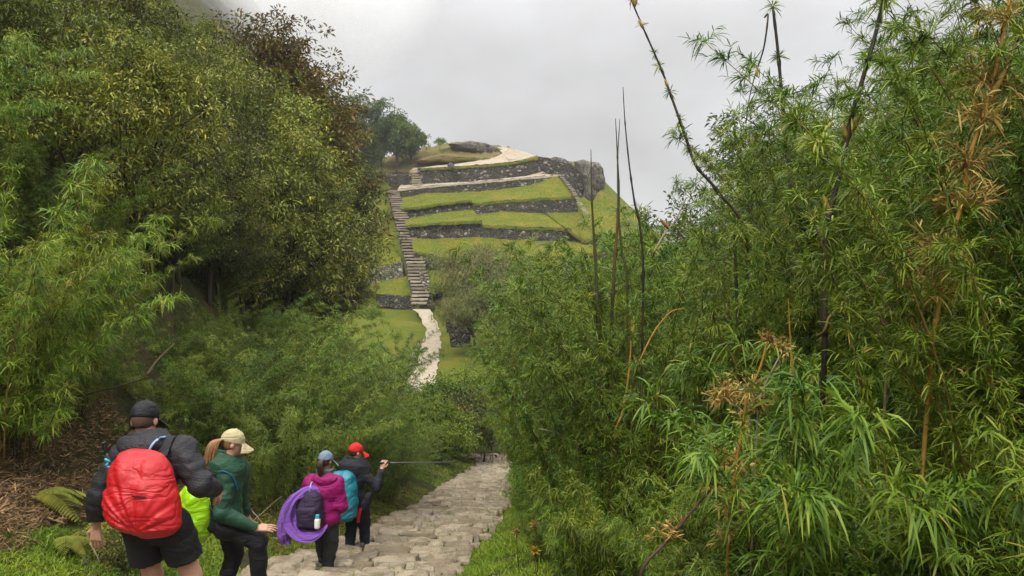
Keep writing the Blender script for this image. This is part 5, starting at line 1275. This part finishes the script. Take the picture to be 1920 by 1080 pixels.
cane('purple-brown cane lying slantwise at the bottom of the thicket', [(1345, 905), (1300, 955), (1255, 1010), (1205, 1068)], 4.6, .006, .009, S['purple'], 6, (), (), [(915, 40, .10), (1010, 50, .12)], bury=.3)
cane('slanting green cane inside the thicket, left of the dark stems', [(1330, 575), (1355, 640), (1385, 720)], 6.6, .008, .012, S['culm'], 5)
cane('arching yellow-green cane tip in the middle of the thicket', [(1285, 578), (1258, 585), (1228, 620), (1200, 675)], 6.4, .003, .007, S['yellow'], 5, bury=.05)
cane('pale bent branch on the thicket skyline', [(1287, 370), (1268, 410), (1245, 440), (1228, 470)], 6.6, .005, .008, S['twig'], 3, (), [(430, -40, .12)], bury=.05)
cane('upright dark stem deep in the thicket under the leafy crown', [(1378, 440), (1380, 520), (1384, 610), (1388, 690)], 7.2, .012, .016, S['black'], 5)
cane('green-yellow stem beside the upright dark stem', [(1360, 480), (1366, 560), (1372, 650), (1378, 710)], 7.3, .008, .011, S['culm'], 5)
cane('orange stem crossing low behind the straw tufts', [(1478, 560), (1482, 640), (1488, 720), (1486, 780)], 6.0, .002, .011, S['yellow'], 4)
cane('thin dead stem leaning out over the stone path', [(985, 797), (1010, 803), (1045, 814)], 9.0, .004, .006, S['twig'], 2, bury=.1)
cane('dry reddish cane with brown sheaths in the thicket centre', [(1185, 600), (1180, 690), (1168, 770), (1150, 840)], 6.8, .006, .010, S['yellow'], 5, (), [(640, 10, .14), (770, 5, .14)], [(830, 30, .08)])
for i, (x, y, Yd, lab) in enumerate([(1032, 955, 7.6, 'topmost orange seed head by the path'), (1003, 985, 7.4, 'small orange seed head left of the topmost'), (1003, 1033, 7.2, 'lowest orange seed head by the path'), (1056, 1022, 7.2, 'orange seed head at the right of the cluster'), (968, 1000, 7.6, 'pale brown seed head at the edge of the grass')]):
    c = P(x, y, Yd); root = empty('seed_head', tuple(float(q) for q in c)); tag(root, lab, 'seed head')
    tuft('bracts', (0, 0, 0), 70, .055, .012, LM['orange' if i < 4 else 'straw'], root, .8, .2)
    V, f, r_ = tube([(0, 0, 0), (.01, .02, -.2), (.03, .06, G(c[0], c[1]) - c[2] - .05)], .004, 5); mk('stem', V, f, SM['culm'], root, rnd=r_)
# big near sprays at the right and the broad-leaved tree behind the thicket
for px, py, Y, lab, sc_ in [(1840, 610, 3.6, 'bright large-leaved bamboo spray reaching in from the right', 1.0), (2040, 760, 3.2, 'large-leaved bamboo at the right edge of the view', .9), (1960, 980, 3.2, 'bamboo shoots in the bottom right corner', .6)]:
    c = P(px, py, Y); z = G(c[0], c[1]); v = len(lab) % 2; sc0 = max(.45, (c[2] - z) / TOP[PROTO['near'][v].name][0])
    place('near', (c[0], c[1], z - .05), sc=sc0, label=lab, v=v)
plant_px('dark', 1465, 18, 240, label='broad-leaved tree showing against the sky behind the thicket', v=0)
plant_px('olive', 1560, 19, 280, label='olive tree behind the thicket, right of the broad-leaved one', v=2)
# bushes closing the valley at the bend of the path
for i, (key, px, Y, top, lab) in enumerate([('bush', 812, 36, 742, 'bright broad-leaved herb at the bend of the path'), ('bush', 838, 33, 790, 'lush light-green herb beside the boulder'), ('bush', 795, 42, 720, 'tall bright herb below the saddle path'), ('darkbush', 868, 40, 725, 'dark bush right of the saddle path'), ('bush', 858, 46, 695, 'green bush under the dark one'), ('darkbush', 900, 38, 745, 'dark bush touching the bamboo'), ('bush', 885, 43, 765, 'mossy bush behind the end of the steps'), ('darkbush', 845, 48, 715, 'dark shrub at the foot of the saddle path'), ('bush', 905, 45, 700, 'green shrub on the valley floor'), ('bush', 870, 37, 800, 'brownish shrub above the last steps'), ('darkbush', 825, 39.5, 765, 'dark shrub between the bright herbs')]):
    plant_px(key, px, Y, top, label=lab, v=i, smax=3.2)
plant_px('plume', 735, 52, 560, label='bamboo plume reaching over the mossy lawn beside the pale path', v=1, smax=1.6)
plant_px('darkbush', 222, 7.6, 985, label='dark small-leaved shrub behind the legs of the man in black', smax=1.2)
plant_px('darkbush', 262, 8.2, 1000, label='low dark shrub beside the red backpack', smax=1.0)
# ferns
def fern(label, px, py, Y, n, L, rz):
    c = P(px, py, Y); root = empty('fern', (float(c[0]), float(c[1]), G(c[0], c[1]))); tag(root, label, 'fern')
    for i in range(n):
        a = rz + rng.uniform(-1.1, 1.1); t = np.linspace(0, 1, 26)[1:]; el = rng.uniform(.35, .8)
        d = np.array([math.cos(a), math.sin(a), 0]); l_ = L * rng.uniform(.7, 1.15)
        mid = d * (l_ * t)[:, None] * math.cos(el) + np.array([0, 0, 1.]) * (l_ * (t * math.sin(el) - .75 * t ** 2))[:, None]
        tan = nrm(np.gradient(mid, axis=0)); sd = nrm(np.cross(tan, [0, 0, 1])); wl = l_ * .20 * np.sin(np.pi * np.clip(t * .93 + .07, 0, 1)) ** .8
        p = np.concatenate([mid, mid]); dd = np.concatenate([sd + tan * .45, -sd + tan * .45]); ll = np.concatenate([wl, wl])
        parts = [blades(p, dd, ll, l_ * .035, .25, np.clip(rng.normal(.5, .15, len(p)), 0, 1), .1), tube(np.concatenate([[[0, 0, 0]], mid]), np.linspace(.005, .001, 26), 4, rv=.9)]
        V, f, r_ = merge(parts); mk('frond', V, f, LM['fern'], root, rnd=r_)
fern('yellowish fern with drooping fronds on the bank behind the man in black', 150, 865, 8.6, 9, .85, 0.2)
fern('smaller fern lower on the bank beside the dead leaves', 120, 905, 8.3, 7, .6, -.3)
fern('fern half hidden under the left bamboo', 60, 845, 9.2, 8, .8, 0)
# grass along both sides of the path
def scatter(n, f): 
    out = f(n); return out
def grass_pts(n, y0, y1, s0, s1, side, pw=1.0, clump=0.5):
    y = y0 + (y1 - y0) * rng.random(n) ** 1.3; s = s0 + (s1 - s0) * rng.random(n) ** pw
    x = xp(y) + side * (hw(y) + s)
    keep = vnoise(np.stack([x, y, 0 * x], -1), 1.7, 77) > -clump
    return x[keep], y[keep]
parts = []
for args, n, Lg in [((5, 12, -.12, 1.7, -1), 52000, .13), ((12, 24, -.1, 1.3, -1), 20000, .14), ((4.5, 12, -.12, 1.1, 1), 26000, .15), ((11, 26, -.1, .9, 1), 16000, .14), ((26, 44, -.2, 2.0, -1), 9000, .2), ((26, 44, -.2, 2.0, 1), 9000, .2)]:
    x, y = grass_pts(n, *args); N = len(x); z = ground(x, y) - .07
    d = np.stack([rng.normal(0, .5, N), rng.normal(0, .5, N), np.ones(N)], -1)
    hu = np.clip(.5 + .28 * vnoise(np.stack([x, y, 0 * x], -1), 1.2, 78) + rng.normal(0, .16, N), 0, 1)
    parts.append(blades(np.stack([x, y, z], -1), d, Lg * rng.uniform(.4, 1.2, N), .006 * rng.uniform(.7, 1.4, N) * (1 + y / 20), .6 * rng.uniform(.3, 1.5, N), hu))
# tufts in the joints of the path
y = 6 + 24 * rng.random(420) ** 1.2; x = xp(y) + rng.uniform(-1, 1, 420) * hw(y); N = 420 * 12
x = np.repeat(x, 12) + rng.normal(0, .03, N); y = np.repeat(y, 12) + rng.normal(0, .02, N)
parts.append(blades(np.stack([x, y, zp(y) + .02], -1), np.stack([rng.normal(0, .7, N), rng.normal(0, .7, N), np.ones(N)], -1), rng.uniform(.04, .10, N), .006, .5 * rng.random(N), np.clip(rng.normal(.45, .2, N), 0, 1)))
V, f, r_ = merge(parts); tag(mk('grass', V, f, LM['grass'], rnd=r_), 'green grass on the banks along the stone path', 'grass', kind='stuff')
# dead leaves and twigs on the left bank
N = 22000; y = 7.2 + 5.3 * rng.random(N); s = 1.15 + 2.6 * rng.random(N) ** .8; x = xp(y) - hw(y) - s
keep = s > 1.45 + .5 * vnoise(np.stack([x, y, 0 * x], -1), 1.5, 82); x, y = x[keep], y[keep]; N = len(x)
z = ground(x, y) + rng.uniform(-.03, .07, N)
d = np.stack([rng.normal(0, 1, N), rng.normal(0, 1, N), rng.normal(.05, .3, N)], -1)
a = blades(np.stack([x, y, z], -1), d, rng.uniform(.04, .15, N), .013 * rng.uniform(.5, 1.5, N), .2 * rng.normal(0, 1, N), np.clip(rng.normal(.5, .25, N), 0, 1), 2.0)
N = 3500; y = 11 + 12 * rng.random(N); s = rng.uniform(-.1, 2.0, N); x = xp(y) - hw(y) - s
b = blades(np.stack([x, y, ground(x, y) + rng.uniform(0, .05, N)], -1), np.stack([rng.normal(0, 1, N), rng.normal(0, 1, N), rng.normal(.05, .3, N)], -1), rng.uniform(.05, .16, N), .014, .1, np.clip(rng.normal(.5, .25, N), 0, 1), 2.0)
V, f, r_ = merge([a, b]); tag(mk('leaf_litter', V, f, LM['litter'], rnd=r_), 'brown dead bamboo leaves lying on the left bank', 'leaf litter', kind='stuff')
# dead branches on the left bank and in the left bamboo
def branch(label, px, Y, r0, mat='twig'):
    pts = [P(x, y, Y) for x, y in px]; c = curve(pts, 16); c = c + .02 * np.stack([vnoise(c, 4, 1), vnoise(c, 4, 2), vnoise(c, 4, 3)], -1)
    o_ = c[0]; V, f, r_ = tube(c - o_, np.linspace(r0, r0 * .35, 16), 6); o = mk('dead_branch', V, f, SM[mat], rnd=r_); o.location = tuple(float(q) for q in o_)
    return tag(o, label, 'branch')
branch('short pale broken branch sticking out of the left bamboo', [(276, 700), (298, 672), (326, 645)], 11.5, .022)
branch('bare dark branch lying across the left bamboo', [(100, 752), (170, 738), (230, 722), (280, 706)], 11.0, .02, 'bark')
branch('pale bent cane in the undergrowth between the woman and the purple shawl', [(455, 915), (462, 945), (480, 965), (500, 990)], 10.6, .012)
branch('pale twig leaning over the bank right of the woman in green', [(470, 985), (500, 955), (530, 930)], 10.8, .009)
branch('long yellowish bamboo cane across the middle of the left bamboo', [(420, 560), (470, 535), (520, 520), (560, 500)], 17, .010, 'culm')
branch('straight yellowish cane over the lower left bamboo', [(600, 765), (640, 735), (668, 712)], 15, .010, 'culm')
branch('thin dead stick on the grass beside the left hand of the man', [(168, 1020), (180, 1040), (187, 1055)], 6.9, .006)
rock('brown rock overhang in the valley right of the boulder', [(850, 800), (880, 790), (905, 805), (910, 850), (880, 862), (855, 850)], 42, .9, 71, M_dry, 'boulder', .2)
# the misty cliff far up on the left
xs = np.linspace(-230, -44, 150); yy = np.linspace(195, 300, 60); MX, MY = np.meshgrid(xs, yy)
base = np.where(MX < -78, 79 + (-78 - MX) * 1.0, np.where(MX < -66, 79 - (MX + 78) * 1.25, 64 - (MX + 66) * 3.0))
mp_ = np.stack([MX, MY, 0 * MX], -1)
MZ = base - .010 * (MY - 245) ** 2 + 5 * fbm(mp_, .07, 91, 5) + 1.2 * vnoise(mp_, .6, 95); MZ = np.maximum(MZ, -20)
k = np.arange(59)[:, None] * 150 + np.arange(149)[None]
t = NT('far_cliff'); g = t.geo(); n1_ = t.noise(.12, 8, .7, g); n2_ = t.noise(.9, 6, .7, g)
c = t.ramp(n1_, [(.40, (.035, .045, .014)), (.52, (.07, .07, .03)), (.60, (.16, .145, .12))]); c = t.mix(t.ramp(n2_, [(.5, (0, 0, 0)), (.65, (.8,) * 3)]), c, (.03, .035, .014))
M_cliff = t.surf(c, .95, t.bump(t.math('ADD', n1_, n2_), 1.0, 1.5), .1)
tag(mk('mountain', np.stack([MX, MY, MZ], -1), [np.stack([k, k + 1, k + 151, k + 150], -1).reshape(-1, 4)], M_cliff), kind='structure')

# mist: a bank of cloud clinging to the cliff, and thin haze in the air of the whole valley
def ball(name, c, r_, dens, seed):
    u = np.linspace(0, np.pi, 18); v = np.linspace(0, 2 * np.pi, 29)[:-1]
    d = np.stack([np.sin(u)[:, None] * np.cos(v), np.sin(u)[:, None] * np.sin(v), np.repeat(np.cos(u)[:, None], 28, 1)], -1)
    V = d * np.asarray(r_) * (1 + .14 * vnoise(d, 1.6, seed)[..., None])
    k = np.arange(17)[:, None] * 28 + np.arange(28); k2 = np.arange(17)[:, None] * 28 + (np.arange(28) + 1) % 28
    t = NT('mist'); p = t.n('ShaderNodeVolumePrincipled'); p.inputs['Color'].default_value = (.99, .99, .99, 1)
    dv = t.n('ShaderNodeVectorMath', operation='DIVIDE'); oc = t.obj(); t.l(oc, dv.inputs[0]); dv.inputs[1].default_value = tuple(r_)
    ln = t.n('ShaderNodeVectorMath', operation='LENGTH'); t.l(dv.outputs[0], ln.inputs[0])
    fall = t.math('MAXIMUM', t.math('SUBTRACT', 1.0, t.math('POWER', ln.outputs['Value'], 1.6)), 0.0)
    nf = t.math('MULTIPLY', t.math('MAXIMUM', t.math('SUBTRACT', t.noise(.045, 4, .6, oc), .28), 0.0), 2.6)
    t.l(t.math('MULTIPLY', t.math('MULTIPLY', fall, nf), dens), p.inputs['Density'])
    t.l(p.outputs[0], t.out.inputs[1])
    o = mk(name, V, [np.stack([k, k + 28, k2 + 28, k2], -1).reshape(-1, 4)], t.m); o.location = tuple(float(q) for q in c)
    return tag(o, kind='stuff')
HZ_D = 0.00035
ball('cloud', P(572, -10, 222), (38, 30, 26), .10, 3)
x0, x1, y0, y1, z0, z1 = -300, 260, -40, 470, -75, 175
bxV = np.array([[x, y, z] for x in (x0, x1) for y in (y0, y1) for z in (z0, z1)], float)
t = NT('valley_air'); p = t.n('ShaderNodeVolumePrincipled'); p.inputs['Color'].default_value = (.95, .96, .98, 1); p.inputs['Density'].default_value = HZ_D; t.l(p.outputs[0], t.out.inputs[1])
tag(mk('haze', bxV, [np.array([[0, 1, 3, 2], [4, 6, 7, 5], [0, 4, 5, 1], [2, 3, 7, 6], [0, 2, 6, 4], [1, 5, 7, 3]])], t.m, smooth=False), kind='stuff')

# low bamboo filling the foot of the thicket nearest the camera
r = np.random.default_rng(21); k_ = 0; pts = []
while k_ < 4000 and len(pts) < 34:
    k_ += 1
    y = r.uniform(4.3, 7.4); x = r.uniform(.2, 4.6)
    s_ = x - float(xp(y) + hw(y)); px = 960 + F * x / y
    if s_ < 1.15 or px < 985 + 20 * (y > 6) or px > 1990: continue
    if any((x - a) ** 2 + (y - b) ** 2 < .42 ** 2 for a, b in pts): continue
    pts.append((x, y)); place('low', (x, y, G(x, y) - .05), sc=r.uniform(.34, .55), label='low leafy bamboo filling the thicket right of the stone path', group=TG + ', low')

for i, (px, Y, top, lab) in enumerate([(1150, 112, 418, 'green shrub on the grassy flank below the rock tower'), (1172, 116, 398, 'shrub further out on the grassy flank'), (1135, 106, 455, 'dark green shrub at the foot of the flank'), (1100, 100, 470, 'shrub beside the small low wall'), (1060, 96, 478, 'shrub in front of the lowest long wall'), (700, 92, 575, 'shrub on the left edge of the mossy bank'), (835, 98, 520, 'shrub between the long stair and the grey trees')]):
    plant_px('bush', px, Y, top, label=lab, v=i, smax=2.6)

# uneven turf and weeds on the terrace lawns
P0 = []
for Gl in TURF:
    m_, n_ = Gl.shape[:2]; k = int(np.linalg.norm(Gl[0, 0] - Gl[0, -1]) * np.linalg.norm(Gl[0, n_ // 2] - Gl[-1, n_ // 2]) * 26) + 60
    i_ = rng.random(k) * (m_ - 1.001); j_ = rng.random(k) * (n_ - 1.001); e_ = k // 3; i_[:e_] = rng.random(e_) * .5
    a, b = i_.astype(int), j_.astype(int); fi, fj = (i_ - a)[:, None], (j_ - b)[:, None]
    P0.append(Gl[a, b] * (1 - fi) * (1 - fj) + Gl[a + 1, b] * fi * (1 - fj) + Gl[a, b + 1] * (1 - fi) * fj + Gl[a + 1, b + 1] * fi * fj)
p = np.concatenate(P0); nz_ = vnoise(p, .55, 88); keep = nz_ > -.35; p = p[keep]; nz_ = nz_[keep]; N = len(p)
d = np.stack([rng.normal(0, .6, N), rng.normal(-.25, .5, N), np.ones(N)], -1)
V, f, r_ = blades(p - np.array([0, 0, .05]), d, rng.uniform(.10, .34, N) * (1 + .6 * np.clip(nz_, 0, 1)), rng.uniform(.03, .09, N), rng.uniform(.2, .9, N), np.clip(.42 + .4 * nz_ + rng.normal(0, .22, N), 0, 1))
tag(mk('terrace_grass', V, f, LM['grass'], rnd=r_), 'uneven yellow-green turf on the terrace lawns', 'grass', kind='stuff')
# drop any prototype that was not planted
for nm, u in USED.items():
    if not u:
        o = bpy.data.objects.get(nm)
        for c in list(o.children): bpy.data.objects.remove(c)
        bpy.data.objects.remove(o)
